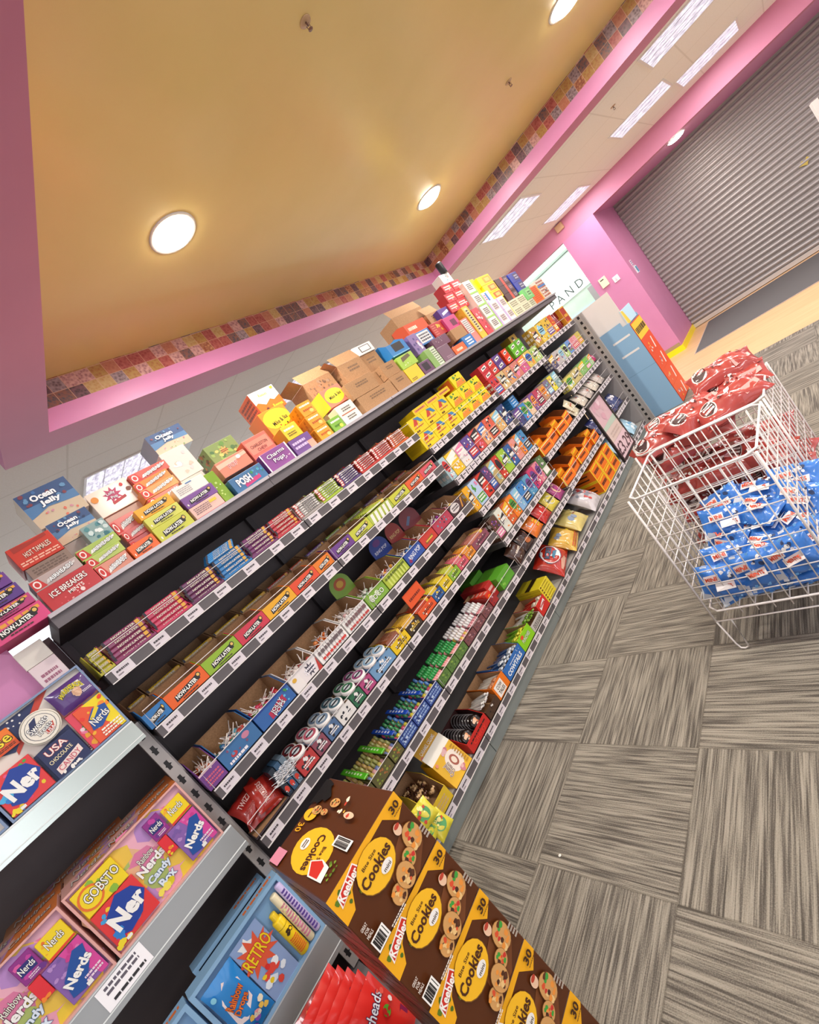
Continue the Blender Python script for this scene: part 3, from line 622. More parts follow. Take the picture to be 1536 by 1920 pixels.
T('purple filled pops carton with white border', F, 1.127, 1.292, 1.7527, 1.852, .04, '#8a4a90', [('r', .0, .0, .04, 1, '#efe6ea'), ('r', .95, 0, 1, 1, '#efe6ea'), ('t', .5, .74, .2, 'Charms', '#f6eef4', {'w': .66, 'a': 3, 'o': '#5a2460'}), ('t', .5, .42, .26, 'Pops', '#f6eef4', {'w': .4, 'a': 3, 'o': '#5a2460'}), ('b', .55, .1, .9, .45, ['#e8d8e4', '#c890b8'], 6)])
T('yellow mini chew carton balanced on a purple one', F, 1.316, 1.418, 1.8395, 1.915, .1, '#efc52c', [('s', .1, .6, .8, .85, '#fbf3d0', 1), ('s', .15, .2, .7, .5, '#6a5a20', 2)])
T('purple chew carton supporting the yellow mini carton', F, 1.303, 1.442, 1.7527, 1.839, .1, '#6f4a8c', [('r', .7, 0, 1, .5, '#dca08a'), ('s', .08, .3, .7, .85, '#cdb8dc', 2)], name='chew_carton')
T('orange peanut butter cup carton with white wavy top', -2.02, 1.405, 1.576, 2.054, 2.186, .16, '#e86a1c', [('q', [(0, 1), (1, 1), (1, .52), (.72, .4), (.6, .5), (.35, .34), (.12, .52), (0, .45)], '#f4efe4'), ('t', .72, .16, .16, 'Reeses', '#f6d02c', {'w': .38, 'o': '#7a3412', 'b': .03}), ('t', .46, .78, .13, 'Reeses', '#e0a83c', {'w': .34}), ('star', .3, .14, .1, '#4a2a1c', 8), ('r', .84, .86, .95, .95, '#f2c42c')], side=[('s', .1, .1, .9, .9, '#8a3c12', 5)])
T('brown carton hidden beneath the orange cup cartons', -2.02, 1.41, 1.57, 1.7527, 1.903, .14, '#b07a3c')
T('orange and yellow candy carton with black script', -1.96, 1.333, 1.504, 1.904, 2.053, .14, '#ec8a22', [('e', .5, .6, .5, .36, '#f2d62a'), ('t', .55, .5, .16, 'Mike & Ike', '#2a2118', {'w': .62, 'a': 8}), ('b', .2, .1, .9, .36, ['#4a3018', '#e85a1c'], 6)])
for i, (z0, z1, l) in enumerate(((1.7527, 1.825, 'orange caramel carton lowest in stack of three'), (1.8255, 1.901, 'orange caramel carton in the middle of a stack of three'), (1.9015, 1.976, 'orange caramel carton topping a stack of three'))):
    T(l, F, 1.478+.003*i, 1.574+.003*i, z0, z1, .12, '#ee9a26', [('s', .1, .66, .9, .88, '#fdf2d8', 1), ('s', .15, .3, .85, .55, '#b5531a', 1), ('e', .7, .24, .14, .14, '#f6c86a')], side=[('b', .1, .1, .9, .9, ['#d07818', '#f0b050'], 6)])
T('leaf green caramel carton on shelf edge', F, 1.585, 1.676, 1.7527, 1.83, .1, '#7cae3a', [('s', .1, .62, .9, .86, '#f4fae4', 1), ('s', .2, .25, .8, .5, '#4a7a1c', 1), ('e', .7, .25, .14, .14, '#e0d850')], side=[('b', .1, .1, .9, .9, ['#3a2418', '#c86a3a'], 6)])
T('leaf green caramel carton set behind the other green one', F-.11, 1.58, 1.672, 1.7527, 1.895, .09, '#8ab844', [('s', .1, .8, .9, .92, '#f4fae4', 1)])
T('yellow and coral candy carton with black script, tilted up', -1.90, 1.7, 1.86, 1.884, 1.992, .12, '#e8806a', [('e', .5, .5, .46, .42, '#f2e034'), ('t', .52, .5, .18, 'Mike & Ike', '#2a2118', {'w': .62, 'a': 6}), ], side=[('r', 0, 0, 1, 1, '#eee22c')])
T('brown carton holding up the yellow and coral carton', -1.965, 1.7, 1.83, 1.7527, 1.883, .09, '#b98f68')
T('white printed carton on its side before brown cartons', F, 1.68, 1.822, 1.7527, 1.868, .08, '#ebe3d8', [('r', .08, .48, .92, .53, '#b5603a'), ('s', .25, .62, .75, .85, '#6a6460', 2), ('s', .25, .15, .75, .38, '#6a6460', 2)])
def kraft(label, x, y0, y1, z0, z1, d, marks=True, flaps=0, yaw=0, **k):
    r = thing('cardboard_carton', label, 'cardboard box', (x-d/2, (y0+y1)/2, z0), None, (0, 0, yaw))
    w, h = y1-y0-.002, z1-z0-.001; b = MB(); b.rbox(-d/2, d/2, -w/2, w/2, 0, h, CARD, .001)
    if marks: b.art(plane_fn((d/2, -w/2, 0), YU, ZU), w, h, [('s', .3, .5, .75, .8, '#7a5a3c', 2)], int(y0*100)); b.art(plane_fn((-d/2, -w/2, 0), (1, 0, 0), ZU), d, h, [('s', .2, .4, .8, .6, '#7a5a3c', 1)], 3)
    if k.get('art'): b.art(plane_fn((d/2, -w/2, 0), YU, ZU), w, h, k['art'], 5)
    b.build('body', r)
    for i in range(flaps):
        b = MB(); s_ = -1 if i == 0 else 1; b.face([(d/2, -w/2, h), (d/2, w/2, h), (d/2+.03*s_, w/2, h+.07), (d/2+.03*s_, -w/2, h+.07)] if i == 0 else [(-d/2, -w/2, h), (d/2, -w/2, h), (d/2, -w/2-.06, h+.05), (-d/2, -w/2-.06, h+.05)], CARD); b.build('flap', r)
    return r
kraft('brown carton with two open flaps and dark photo print', -1.97, 1.70, 1.93, 1.95, 2.09, .16, marks=False, flaps=2, art=[('b', .3, .3, .9, .95, ['#6a4e38', '#8a6a50', '#a8886a'], 16, .1), ('b', .05, .1, .3, .8, ['#5a4030', '#8a6a50'], 8, .12)])
kraft('brown carton hidden under the one with photo print', -1.99, 1.84, 1.95, 1.7527, 1.949, .12)
kraft('long brown carton lowest on shelf edge, wider of the cartons', F, 1.86, 2.185, 1.7527, 1.85, .17)
kraft('brown carton with marks lying on the long one', F, 1.845, 2.09, 1.851, 1.953, .17)
kraft('brown carton with raised flap, highest of the plain cartons', -1.93, 1.962, 2.18, 1.954, 2.085, .15, flaps=2)
kraft('brown carton on shelf edge right of the long one', F, 2.192, 2.345, 1.7527, 1.86, .15)
kraft('brown carton on top of the right-hand one', F-.004, 2.19, 2.34, 1.861, 1.953, .15)
kraft('small brown carton in shadow between two brown stacks', -1.91, 2.092, 2.186, 1.851, 1.953, .1, marks=False)
kraft('brown carton beneath white printed tray', -1.96, 2.19, 2.37, 1.954, 2.085, .12)
T('white card tray with dark frame print lying on brown cartons', -1.95, 2.185, 2.37, 2.086, 2.15, .14, '#ece6e2', [('r', .3, .2, .85, .85, '#4a4448'), ('r', .34, .27, .81, .78, '#efe9e4')])
T('small blue and white packet behind the white tray', -2.02, 2.36, 2.44, 2.0, 2.12, .05, '#7f9cc8')
kraft('brown carton at back under the blue open carton', -1.97, 2.40, 2.56, 1.7527, 1.965, .1)
# open display cartons
def tray(label, xf, y0, y1, z0, hf, d, col, front=(), hb=None, inner=None, header=None, cat='display carton', side=(), group=None, wall=.003):
    w = y1-y0-.002; hb = hb or hf
    r = thing('display_carton', label, cat, (xf, (y0+y1)/2, z0), group)
    key = ('tray', round(w, 3), hf, hb, d, str(col), str(front)[:300], str(side)[:60])
    if key not in MESH:
        b = MB(); mc = M(col, .45) if isinstance(col, str) else col; ic = inner or CARD; t = wall
        b.box(-t, 0, -w/2, w/2, 0, hf, mc, K=ic)
        b.box(-d, -d+t, -w/2, w/2, 0, hb, ic)
        b.box(-d, 0, -w/2, w/2, 0, t, ic)
        for s_ in (-1, 1):
            ya, yb = s_*w/2, s_*(w/2-t)
            o1 = [(-t, ya, 0), (-t, ya, hf), (-d*.45, ya, hb), (-d, ya, hb), (-d, ya, 0)]; i1 = [(p[0], yb, p[2]) for p in o1]
            b.face(o1 if s_ > 0 else o1[::-1], mc); b.face(i1[::-1] if s_ > 0 else i1, ic)
            for q in range(1, 3): b.face([o1[q], o1[q+1], i1[q+1], i1[q]], mc)
        b.art(plane_fn((0, -w/2, 0), YU, ZU), w, hf, front, 4)
        if side: b.art(plane_fn((-d, -w/2, 0), (1, 0, 0), ZU), d, hf, side, 5)
        MESH[key] = b.mesh('body')
    obj('body', MESH[key], r)
    if header:
        hc, hh, ha = header; b = MB(); n = 14; pts = [(-w*.48, 0), (w*.48, 0)] + [(w*.48*math.cos(PI*j/n), hh*.5+hh*.5*math.sin(PI*j/n)) for j in range(n+1)]
        f = plane_fn((-d+.006, 0, hb-.02), YU, ZU); b.face([f(u, v, 0) for u, v in pts], M(hc, .45)); b.face([f(u, v, -.002) for u, v in pts][::-1], M(hc, .45))
        b.art(plane_fn((-d+.006, -w/2, hb-.02), YU, ZU), w, hh, ha, 3); b.build('header_card', r)
    return r
tray('blue open-fronted candy carton tipped on the brown cartons', -1.90, 2.40, 2.60, 1.966, .085, .13, '#2f7fc4', [('r', .25, .3, .8, .95, '#241c20'), ('r', 0, 0, 1, .08, '#7cb8e4')], .12, M('#3f8fd0'))
T('lime candy carton lying on a flat yellow carton', F, 2.36, 2.54, 1.856, 1.945, .11, '#a8cc4c', [('q', [(.2, .5), (.8, .7), (.75, .95), (.25, .85)], '#6a5a3a'), ('b', .1, .1, .9, .5, ['#e8f0c8', '#c8d880', '#7aa83a'], 7)])
T('flat yellow carton beside the brown ones on shelf edge', F, 2.352, 2.505, 1.7527, 1.855, .1, '#ecc62a', [('s', .1, .1, .5, .3, '#7a6420', 2)])
T('purple open carton with dark opening on shelf edge', F, 2.512, 2.64, 1.7527, 1.843, .1, '#6a4464', [('r', .2, .25, .75, .85, '#2a1c28')])
T('green and white carton standing by the purple open one', F, 2.65, 2.78, 1.7527, 1.90, .1, '#8aae62', [('r', .5, .05, .95, .95, '#e4ecd8'), ('s', .52, .1, .92, .9, '#7a8a6a', 7)])
T('lilac crumpled packet carton above the purple open one', F-.04, 2.645, 2.75, 1.9005, 2.05, .06, '#8a72a8', [('b', .05, .05, .95, .95, ['#d8a8b8', '#e8e0ec', '#5a4a88'], 12)])
T('mauve plain carton on shelf edge', F, 2.785, 2.94, 1.7527, 1.868, .1, '#7a5a6c', [('s', .3, .1, .8, .3, '#a88a98', 2)])
T('shiny mauve carton stacked above the plain one', F-.03, 2.84, 3.05, 1.869, 1.946, .1, '#755468', [('b', .1, .4, .9, .95, ['#a8909c', '#8a6a7c'], 8)], rough=.2)
T('orange small carton left of the blue crunchy one', F, 2.95, 3.125, 1.7527, 1.82, .1, '#d9632c', [('s', .2, .2, .7, .7, '#f0d8c0', 1)])
T('blue carton with white zigzag on shelf edge', F, 3.13, 3.285, 1.7527, 1.845, .1, '#2f74b8', [('s', .2, .15, .8, .85, '#f0f4f8', 3)])
T('blue carton with white printed panel leaning above mauve ones', F-.06, 2.757, 2.95, 1.947, 2.05, .08, '#3b7cc0', [('r', .12, .12, .9, .9, '#e8e4e6'), ('s', .2, .2, .85, .82, '#4a4c58', 3)])
T('red carton with yellow swirl print', F-.05, 2.96, 3.16, 1.947, 2.055, .1, '#b8302c', [('b', .35, .3, .7, .85, ['#e8c040', '#d89a2c'], 6, .2), ('s', .05, .1, .3, .9, '#d87a6a', 5)])
tray('orange open carton with cardboard inside in front of the big flap', -1.965, 2.78, 3.05, 2.056, .09, .13, '#d9552a', [('s', .1, .3, .5, .8, '#f4e0c8', 1)], .11)
kraft('large brown carton with its lid folded upright', -2.02, 2.8, 3.2, 2.06, 2.25, .16, marks=False, flaps=1)
kraft('brown carton supporting the folded lid carton', -2.04, 2.6, 3.25, 1.7527, 2.055, .14)
kraft('brown open carton in front of the folded lid carton', -1.97, 3.10, 3.28, 2.055, 2.15, .1, flaps=1)
T('purple grape carton with white lettering patch', -1.92, 3.185, 3.35, 2.045, 2.13, .1, '#5a3f8e', [('q', [(.2, .3), (.8, .5), (.8, .75), (.2, .55)], '#e8e2f0')])
T('magenta pink carton between red and salmon cartons', F-.03, 3.125, 3.31, 1.94, 2.044, .08, '#c0407a', [('r', .4, .2, .8, .7, '#6a2444')])
kraft('small brown carton above the blue zigzag carton', F-.01, 3.085, 3.27, 1.848, 1.938, .09, marks=False)
T('salmon and white striped carton standing upright', F-.015, 3.29, 3.40, 1.7527, 1.97, .1, '#e0857c', [('r', .08, .4, .8, .95, '#efe6e0'), ('s', .1, .42, .78, .93, '#8a7a7c', 7)])
T('tall yellow carton with black script, left of a red one', F-.008, 3.405, 3.50, 1.7527, 2.05, .1, '#e3b238', [('r', .2, .2, .75, .95, '#d9c49a'), ('s', .3, .25, .65, .9, '#3a2c20', 9)])
T('red and white tall carton with fruit print', F-.004, 3.503, 3.61, 1.7527, 2.0, .1, '#c8414a', [('b', .1, .1, .95, .9, ['#f0e0dc', '#a82a34', '#e8a0a0'], 14)])
i = 0
for (y0, y1, z0, z1, c, l) in ((3.635, 3.785, 1.7527, 1.868, '#9cc862', 'lowest'), (3.637, 3.785, 1.8685, 1.985, '#9cc862', 'second'), (3.64, 3.785, 1.9855, 2.105, '#94c05a', 'third'), (3.645, 3.785, 2.1055, 2.225, '#8fbc58', 'topmost')):
    T('white and green label carton, %s of a stack of four' % l, F, y0, y1, z0, z1, .1, '#ece8de', [('r', .88, 0, 1, 1, c), ('r', 0, 0, 1, .12, c), ('r', .12, .25, .78, .85, '#e6dcd4'), ('s', .16, .3, .74, .8, '#4a4040', 4)])
for j, (y0, z0, z1, l) in enumerate(((3.79, 1.7527, 1.868, 'lower left'), (3.948, 1.7527, 1.868, 'lower right'), (3.79, 1.8685, 1.985, 'upper left'), (3.948, 1.8685, 1.985, 'upper right'))):
    T('lilac and white label carton, %s of a block of four' % l, F, y0, y0+.155, z0, z1, .1, '#ece6e6', [('r', .0, .0, .2, 1, '#b9a4cc'), ('r', .92, 0, 1, 1, '#e2d43c' if 'right' in l else '#e6e0e4'), ('r', .3, .25, .85, .8, '#cfc0bc'), ('s', .32, .3, .82, .76, '#8a7a7c', 3)])
T('blue and pink striped small carton above the lilac block', F, 3.80, 3.93, 1.9855, 2.08, .1, '#e8e2ea', [('r', .35, .1, .6, .9, '#3f78b8'), ('s', .05, .2, .3, .8, '#c8607a', 3)])
for j, (y0, z0, l) in enumerate(((4.11, 1.7527, 'lower left'), (4.29, 1.7527, 'lower right'), (4.11, 1.831, 'upper left'), (4.29, 1.831, 'upper right'))):
    T('cream printed carton, %s of four near the shelf end' % l, F, y0, y0+.177, z0, z0+.078, .1, '#d9d6b8', [('s', .1, .15, .9, .85, '#8a8468', 3)])
T('bright green small carton resting before the cream cartons', F+.004, 4.48, 4.66, 1.831, 1.945, .1, '#74c070', [('r', .3, .2, .85, .8, '#9ad48c'), ('s', .4, .3, .8, .7, '#4a6a4a', 2)])
T('cream carton under the bright green small one', F, 4.47, 4.60, 1.7527, 1.83, .1, '#cfd0b0', [('s', .1, .15, .9, .85, '#8a8468', 3)])
T('orange carton near far end of the top shelf', F, 4.605, 4.83, 1.7527, 1.925, .12, '#e66a1e', [('s', .15, .1, .85, .95, '#c84a14', 8), ('r', .9, 0, 1, 1, '#e8b04a')])
T('multicoloured striped carton at far end of the top shelf', F, 4.84, 5.04, 1.7527, 1.96, .14, '#d8cfc0', [('s', .05, .05, .95, .95, '#a8543c', 6), ('r', .0, .6, 1, .7, '#3f78b8'), ('b', .1, .1, .9, .5, ['#d8a04a', '#f0ece4', '#4a3a34'], 7)])
for j, (y0, z0, z1, c, l) in enumerate(((3.96, 1.9855, 2.06, '#e8611c', 'lower'), (3.955, 2.061, 2.14, '#ee7a20', 'middle'), (3.95, 2.141, 2.225, '#f0942c', 'upper'))):
    T('yellow framed orange candy carton, %s of three' % l, F-.03, y0, y0+.24, z0, z1, .1, '#f0ce1c', [('r', .35, .15, .95, .85, c), ('r', .5, .3, .85, .7, '#f0b060')])
T('yellow ribbed carton left of the orange framed ones', F-.05, 3.80, 3.94, 2.081, 2.24, .1, '#f2d41a', [('s', .2, .1, .8, .4, '#b8901a', 2)])
for j in range(3): T('dark brown and red chocolate carton, %s of three' % ('lowest', 'middle', 'topmost')[j], F-.03, 4.21, 4.47, 1.91+.0795*j, 1.9885+.0795*j, .1, '#4a2a28', [('r', .42, 0, .6, 1, '#c84a34'), ('r', .65, .2, .92, .8, '#6a5460'), ('s', .66, .3, .9, .7, '#a894a0', 2)])
for j in range(2): T('royal blue small carton, %s of two near far end' % ('lower', 'upper')[j], F-.03, 4.5, 4.70, 1.946+.098*j, 2.0435+.098*j, .09, '#2a3aa0', [('r', .45, .15, .95, .85, '#4a4468'), ('s', .5, .25, .9, .75, '#b8b4c8', 2)])
for j in range(6):
    row, c_ = divmod(j, 2)
    T('red sour carton in stair stack, %s %s' % (('bottom', 'middle', 'top')[row], ('left', 'right')[c_]), F-.045, 3.33+.15*c_+.045*row, 3.475+.15*c_+.045*row, 2.055+.078*row, 2.132+.078*row, .09, ('#b83038', '#c83c40')[c_], [('s', .12, .3, .85, .8, '#f0dcd4', 2), ('b', .5, .1, .95, .6, ['#e8c040', '#f0e6e0'], 3, .18)])
T('mint and white carton atop the red stair stack', F-.05, 3.50, 3.66, 2.29, 2.37, .09, '#e4e8e4', [('r', .1, .2, .5, .8, '#b8c8c8'), ('b', .4, .2, .9, .8, ['#d05a5a', '#6aa0a8'], 4)])
b = MB(); b.lathe((0, 0, 0), [(.028, 0), (.03, .004), (.03, .09), (.026, .1)], '#16141a', 18); tag(b.build('storage_tin', None, (-1.92, 3.62, 2.371)), 'black round tin poking up above the red stair stack', 'tin')
# ------------------------------------------------------------------ shelf rows of the first two bays
NAM = {'#2f7fc4': 'blue'}
def bar_mesh(w, d, h, col, kind):
    b = MB(); b.rbox(-d/2, d/2, -w/2, w/2, 0, h, foil(col), min(h, d)*.22)
    f = plane_fn((d/2, -w/2, 0), YU, ZU)
    if kind == 'nl': b.art(f, w, h, [('r', .0, .0, .06, 1, '#2a2230'), ('t', .52, .52, .5, 'NOW-LATER', '#f4e6d0', {'w': .6, 'o': '#241a1e', 'ob': .05}), ('r', .84, .1, .94, .9, '#e0a83c')], 1, .0003)
    elif kind == 'ah': b.art(f, w, h, [('r', 0, 0, .16, 1, '#c0302e'), ('e', .08, .5, .06, .4, '#efe4dc'), ('q', [(.2, .1), (.95, .5), (.95, .9), (.25, .5)], '#f2eee8'), ('s', .35, .25, .85, .8, '#2a2428', 1)], 1, .0003)
    else: b.art(f, w, h, [('s', .1, .2, .9, .8, '#f6efe4', 1), ('r', .8, .0, .95, 1, '#e8c040')], 1, .0003)
    t = plane_fn((d/2, -w/2, h), YU, (-1, 0, 0)); b.art(t, w, d, [('s', .15, .25, .85, .75, '#f2e8dc', 1)], 2, .0003)
    return b
def bars(y0, y1, z0, n, h, d, col, kind, label, group, cols=1, x=-1.862, stair=0, jit=.003):
    w = y1-y0-.012
    for c in range(cols):
        for i in range(n):
            put('chew_bar', ('bar', round(w, 3), d, h, col, kind), lambda: bar_mesh(w, d, h*.94, col, kind), label, 'candy bar', x-d/2-.004-c*(d+.001)-stair*i, (y0+y1)/2+RN.uniform(-jit, jit), z0+.0035+i*h, (0, 0, RN.uniform(-.02, .02)), group)
# row 2: trays of bars, z 1.493
z = 1.4935
row2 = [(.142, .193, '#b9b03a', 'nl', 'lime'), (.193, .344, '#8c3a62', 'nl', 'plum and orange'), (.344, .493, '#c63a5c', 'nl', 'raspberry'), (.493, .641, '#6a2f58', 'nl', 'dark purple'),
        (.641, .787, '#2f78b4', 'nl', 'blue'), (.787, .935, '#75386a', 'nl', 'wine purple'), (.935, 1.084, '#c03a44', 'nl', 'cherry'),
        (1.087, 1.237, '#a8a09c', 'ah', 'silver'), (1.237, 1.387, '#a6bf3c', 'ah', 'green'), (1.387, 1.54, '#5c4578', 'ah', 'violet'), (1.545, 1.69, '#c23a34', 'ah', 'red'), (1.69, 1.85, '#c9443a', 'ah', 'cherry red'), (1.85, 2.0, '#d0642c', 'ah', 'orange red')]
for (y0, y1, c, k, nm) in row2:
    tray('%s printed tray of bars on the highest bar shelf' % nm, -1.858, y0, y1, z, .012, .22, c, (), .1)
    n, h = (5, .0175) if k == 'nl' else (7, .0115)
    bars(y0, y1, z, n, h, .03, c, k, '%s wrapped %s bar stacked in the highest bar shelf' % (nm, 'chew' if k == 'nl' else 'taffy'), '%s bars in their tray' % nm)
for i in range(5):
    put('chew_bar', ('bar', 'lean'), lambda: bar_mesh(.14, .03, .012, '#2f86c8', 'nl'), 'loose blue bar leaning on top of the blue tray', 'candy bar', -1.885-.012*i, .70+.008*i, z+.092+.0125*i*.55, (.0, 0, .12), 'loose blue bars')
# row 3: low cartons with dark pill logo, z 1.2525
z = 1.2525
row3 = [(.142, .221, '#2f72b0', 'blue'), (.221, .375, '#df5f1e', 'orange'), (.375, .528, '#8cae2c', 'green'), (.528, .672, '#c43448', 'crimson'), (.672, .828, '#e2a41e', 'amber yellow'), (.828, .976, '#d84a28', 'red orange'),
        (.976, 1.08, '#e07a22', 'light orange'), (1.09, 1.235, '#6a3c86', 'purple'), (1.235, 1.385, '#bcc03c', 'first lime'), (1.385, 1.575, '#a9b848', 'striped lime'), (1.577, 1.735, '#c2c23c', 'second lime'), (1.738, 1.888, '#da5a2c', 'burnt orange'), (1.888, 2.034, '#cf505c', 'coral pink')]
for i, (y0, y1, c, nm) in enumerate(row3):
    art = nl()
    if nm == 'striped lime': art = [('q', [(.05+.18*j, 0), (.16+.18*j, 0), (.22+.18*j, .9), (.11+.18*j, .9)], '#e8e4dc') for j in range(5)]
    hdr = 'low %s carton of chews standing open on the second price-ticket shelf' % nm
    tray(hdr, -1.858, y0, y1, z, .058, .19, c, art, .085)
    bc = ['#e0b428', '#e0b428', '#e0b428', '#e0b428', '#e0b428', '#b8402c', '#c8502c', '#6a3c86', '#8fae3c', '#8fae3c', '#6a3c6a', '#b83a44', '#cf505c'][i]
    bars(y0, y1, z, 1, .02, .05, c, 'nl', '%s chew bar lying inside its own open carton' % nm, '%s chews in their carton' % nm, cols=3)
    tray('brown open carton standing behind the %s low carton' % nm, -2.065, y0+.002, y1-.002, z, .09, .2, CARD, (), .13)
    bars(y0, y1, z, 5, .02, .05, bc, 'nl', 'chew bar stacked in brown carton behind the %s one' % nm, 'rear chews behind %s' % nm, cols=1, x=-2.075)
for j in range(7):
    put('chew_bar', ('bar', 'limestripe'), lambda: bar_mesh(.15, .022, .016, '#b3c24a', 'x'), 'lime bar heaped across the striped lime carton', 'candy bar', -1.875-.024*j, 1.48, z+.062+.002*j, (0, 0, 0), 'lime bars heaped on the striped carton')
# lollipops
def lolly_mesh(head, wrap=True, sl=.075, stick='#efe6e0'):
    b = MB(); b.tube([(0, 0, 0), (0, 0, sl)], .0019, M(stick, .5), 5)
    b.lathe((0, 0, -.012), [(.003, -.011), (.0095, -.006), (.0125, .0), (.0105, .006), (.004, .011), (.0025, .013)], foil(head), 8)
    if wrap: b.lathe((0, 0, .004), [(.003, 0), (.0075, .004), (.0085, .007)], foil('#e8e2e0'), 7)
    return b
def lollies(y0, y1, z0, n, cols, label, group, zt=.045, x0=-1.88, dx=.13, stick='#e4d8d2', sl=.055):
    for i in range(n):
        c = RN.choice(cols); th = RN.uniform(.8, 1.75); ph = RN.uniform(0, 2*PI)
        x = x0 - RN.random()*dx; y = y0+.018+RN.random()*(y1-y0-.036); zz = z0+zt*RN.uniform(.75, 1.15)+.012
        m_ = Vector((math.sin(th)*math.cos(ph), math.sin(th)*math.sin(ph), math.cos(th)))
        if x+m_.x*sl > -1.853: m_.x = -abs(m_.x)
        if not (y0+.008 < y+m_.y*sl < y1-.008): m_.y *= .25; 
        q = m_.to_track_quat('Z', 'Y').to_euler()
        put('lollipop', ('lolly', c, stick, sl), lambda: lolly_mesh(c, True, sl, stick), label, 'lollipop', x, y, zz, q, group)
# row 4: lollipop cartons, z .9615
z = .9615
CAND = lambda cs: [('b', .05, .1, .95, .75, cs, 9, .13)]
lr = [(.142, .216, '#6f3f86', 'purple', ['#b5502c', '#6a2a4a', '#c8722c'], '#c89ab8', [('r', 0, .9, 1, 1, '#e2c0c8'), ('s', .1, .2, .9, .7, '#c85a78', 3)]),
      (.219, .376, '#3a6a9c', 'steel blue', ['#5aa6c0', '#2f5f8a', '#c8443c', '#3a8a7a'], '#4f9cd0', [('e', .72, .72, .1, .16, '#c07a94'), ('e', .3, .45, .08, .13, '#b03a44'), ('s', .1, .1, .6, .35, '#e8e4ea', 1), ('b', .1, .3, .9, .9, ['#7a4a6c', '#4f8ab8'], 5)]),
      (.381, .556, '#2f5fa0', 'royal blue', ['#c83a5c', '#4a9a3c', '#d87a9c', '#c8323c'], '#2a55a8', [('r', 0, .88, 1, 1, '#23449a'), ('q', [(.3, .12), (.78, .3), (.78, .72), (.3, .52)], '#b02a4c'), ('t', .54, .5, .28, 'JOLLY', '#f4f0f2', {'w': .36, 'a': 14, 'o': '#20183c'}), ('t', .56, .3, .22, 'POPS', '#f4f0f2', {'w': .34, 'a': 14, 'o': '#20183c'}), ('b', .75, .1, 1, .9, ['#3f8a4a', '#5ab0d8'], 5)]),
      (.562, .711, '#e2dada', 'pink and white', ['#c8a0a4', '#e0d4d0', '#b8504c'], '#e08ab0', [('q', [(0, 0), (.35, 0), (.35, 1), (0, 1)], '#e6dfdc'), ('star', .68, .5, .4, '#4a4452', 9), ('s', .48, .3, .9, .7, '#f0eaf0', 2), ('e', .15, .7, .07, .12, '#d8a83c'), ('q', [(.85, 0), (1, 0), (1, .8)], '#b8342c')]),
      (.716, .892, '#ece7e4', 'white grid-printed', ['#e2702c', '#d85a1c', '#e88a4a'], '#ece7e4', [('r', .1*j, .05, .1*j+.012, .95, '#8a8486') for j in range(1, 10)] + [('s', .05, .5, .95, .9, '#6a5a5c', 1), ('s', .05, .15, .95, .42, '#c83a34', 1)]),
      (.898, 1.06, '#e8e4e0', 'plain white', ['#e4dcda', '#d8ccca', '#e8b8b8'], '#e8e4e0', [('r', .1*j, .05, .1*j+.012, .95, '#9a9496') for j in range(1, 10)] + [('s', .05, .45, .95, .9, '#7a5a5c', 1), ('s', .05, .12, .95, .38, '#b8403c', 1)]),
      (1.066, 1.208, '#7ea83c', 'green', ['#b8d0b0', '#9cc09c', '#d0dcc8'], '#e9e5de', [('e', .25, .55, .12, .25, '#e4e8d4'), ('e', .55, .6, .1, .2, '#d8e0c0'), ('t', .5, .5, .36, 'COCO', '#f4f4e8', {'w': .7, 'o': '#3f6a1c'})]),
      (1.213, 1.396, '#a8b83c', 'yellow-green', ['#3a3f7a', '#c84a3c', '#e0a03c', '#8a3a5a'], '#c8cc5c', [('r', .12*j, .1, .12*j+.06, .85, '#c9d46c') for j in range(1, 8)] + [('s', .05, .6, .95, .9, '#5a6a1c', 1)]),
      (1.402, 1.553, '#2f4f9c', 'cobalt', ['#2f5ab0', '#4a86cc', '#3a6ab8'], '#31509e', [('t', .35, .5, .35, 'RING', '#e8ecf4', {'w': .38, 'a': 6}), ('t', .75, .58, .35, 'POP', '#e8ecf4', {'w': .3, 'a': 6}), ('star', .15, .3, .2, '#8a2a5a', 8)]),
      (1.558, 1.69, '#c43a30', 'scarlet', ['#c82f2c', '#d84a3c', '#b82a34'], '#b83a30', [('q', [(.2, .2), (.8, .35), (.8, .6), (.2, .45)], '#8a5a2c'), ('s', .25, .3, .75, .5, '#e8c04a', 1)]),
      (1.695, 1.875, '#b03a50', 'crimson', ['#c8305a', '#8a2a8a', '#e0b030'], '#8a3040', [('b', .05, .1, .95, .9, ['#3a2a3c', '#d86a8a', '#5a8a9c', '#8a2a3c'], 9)]),
      (1.88, 2.035, '#4a3034', 'dark maroon', ['#e0b430', '#8a5a9c', '#c84a7a'], '#5a3a34', [('e', .35, .55, .3, .4, '#d8cfcf'), ('s', .15, .35, .6, .75, '#3a2a34', 2), ('q', [(.7, .1), (.8, .1), (1, .9), (.9, .9)], '#c88a3c')])]
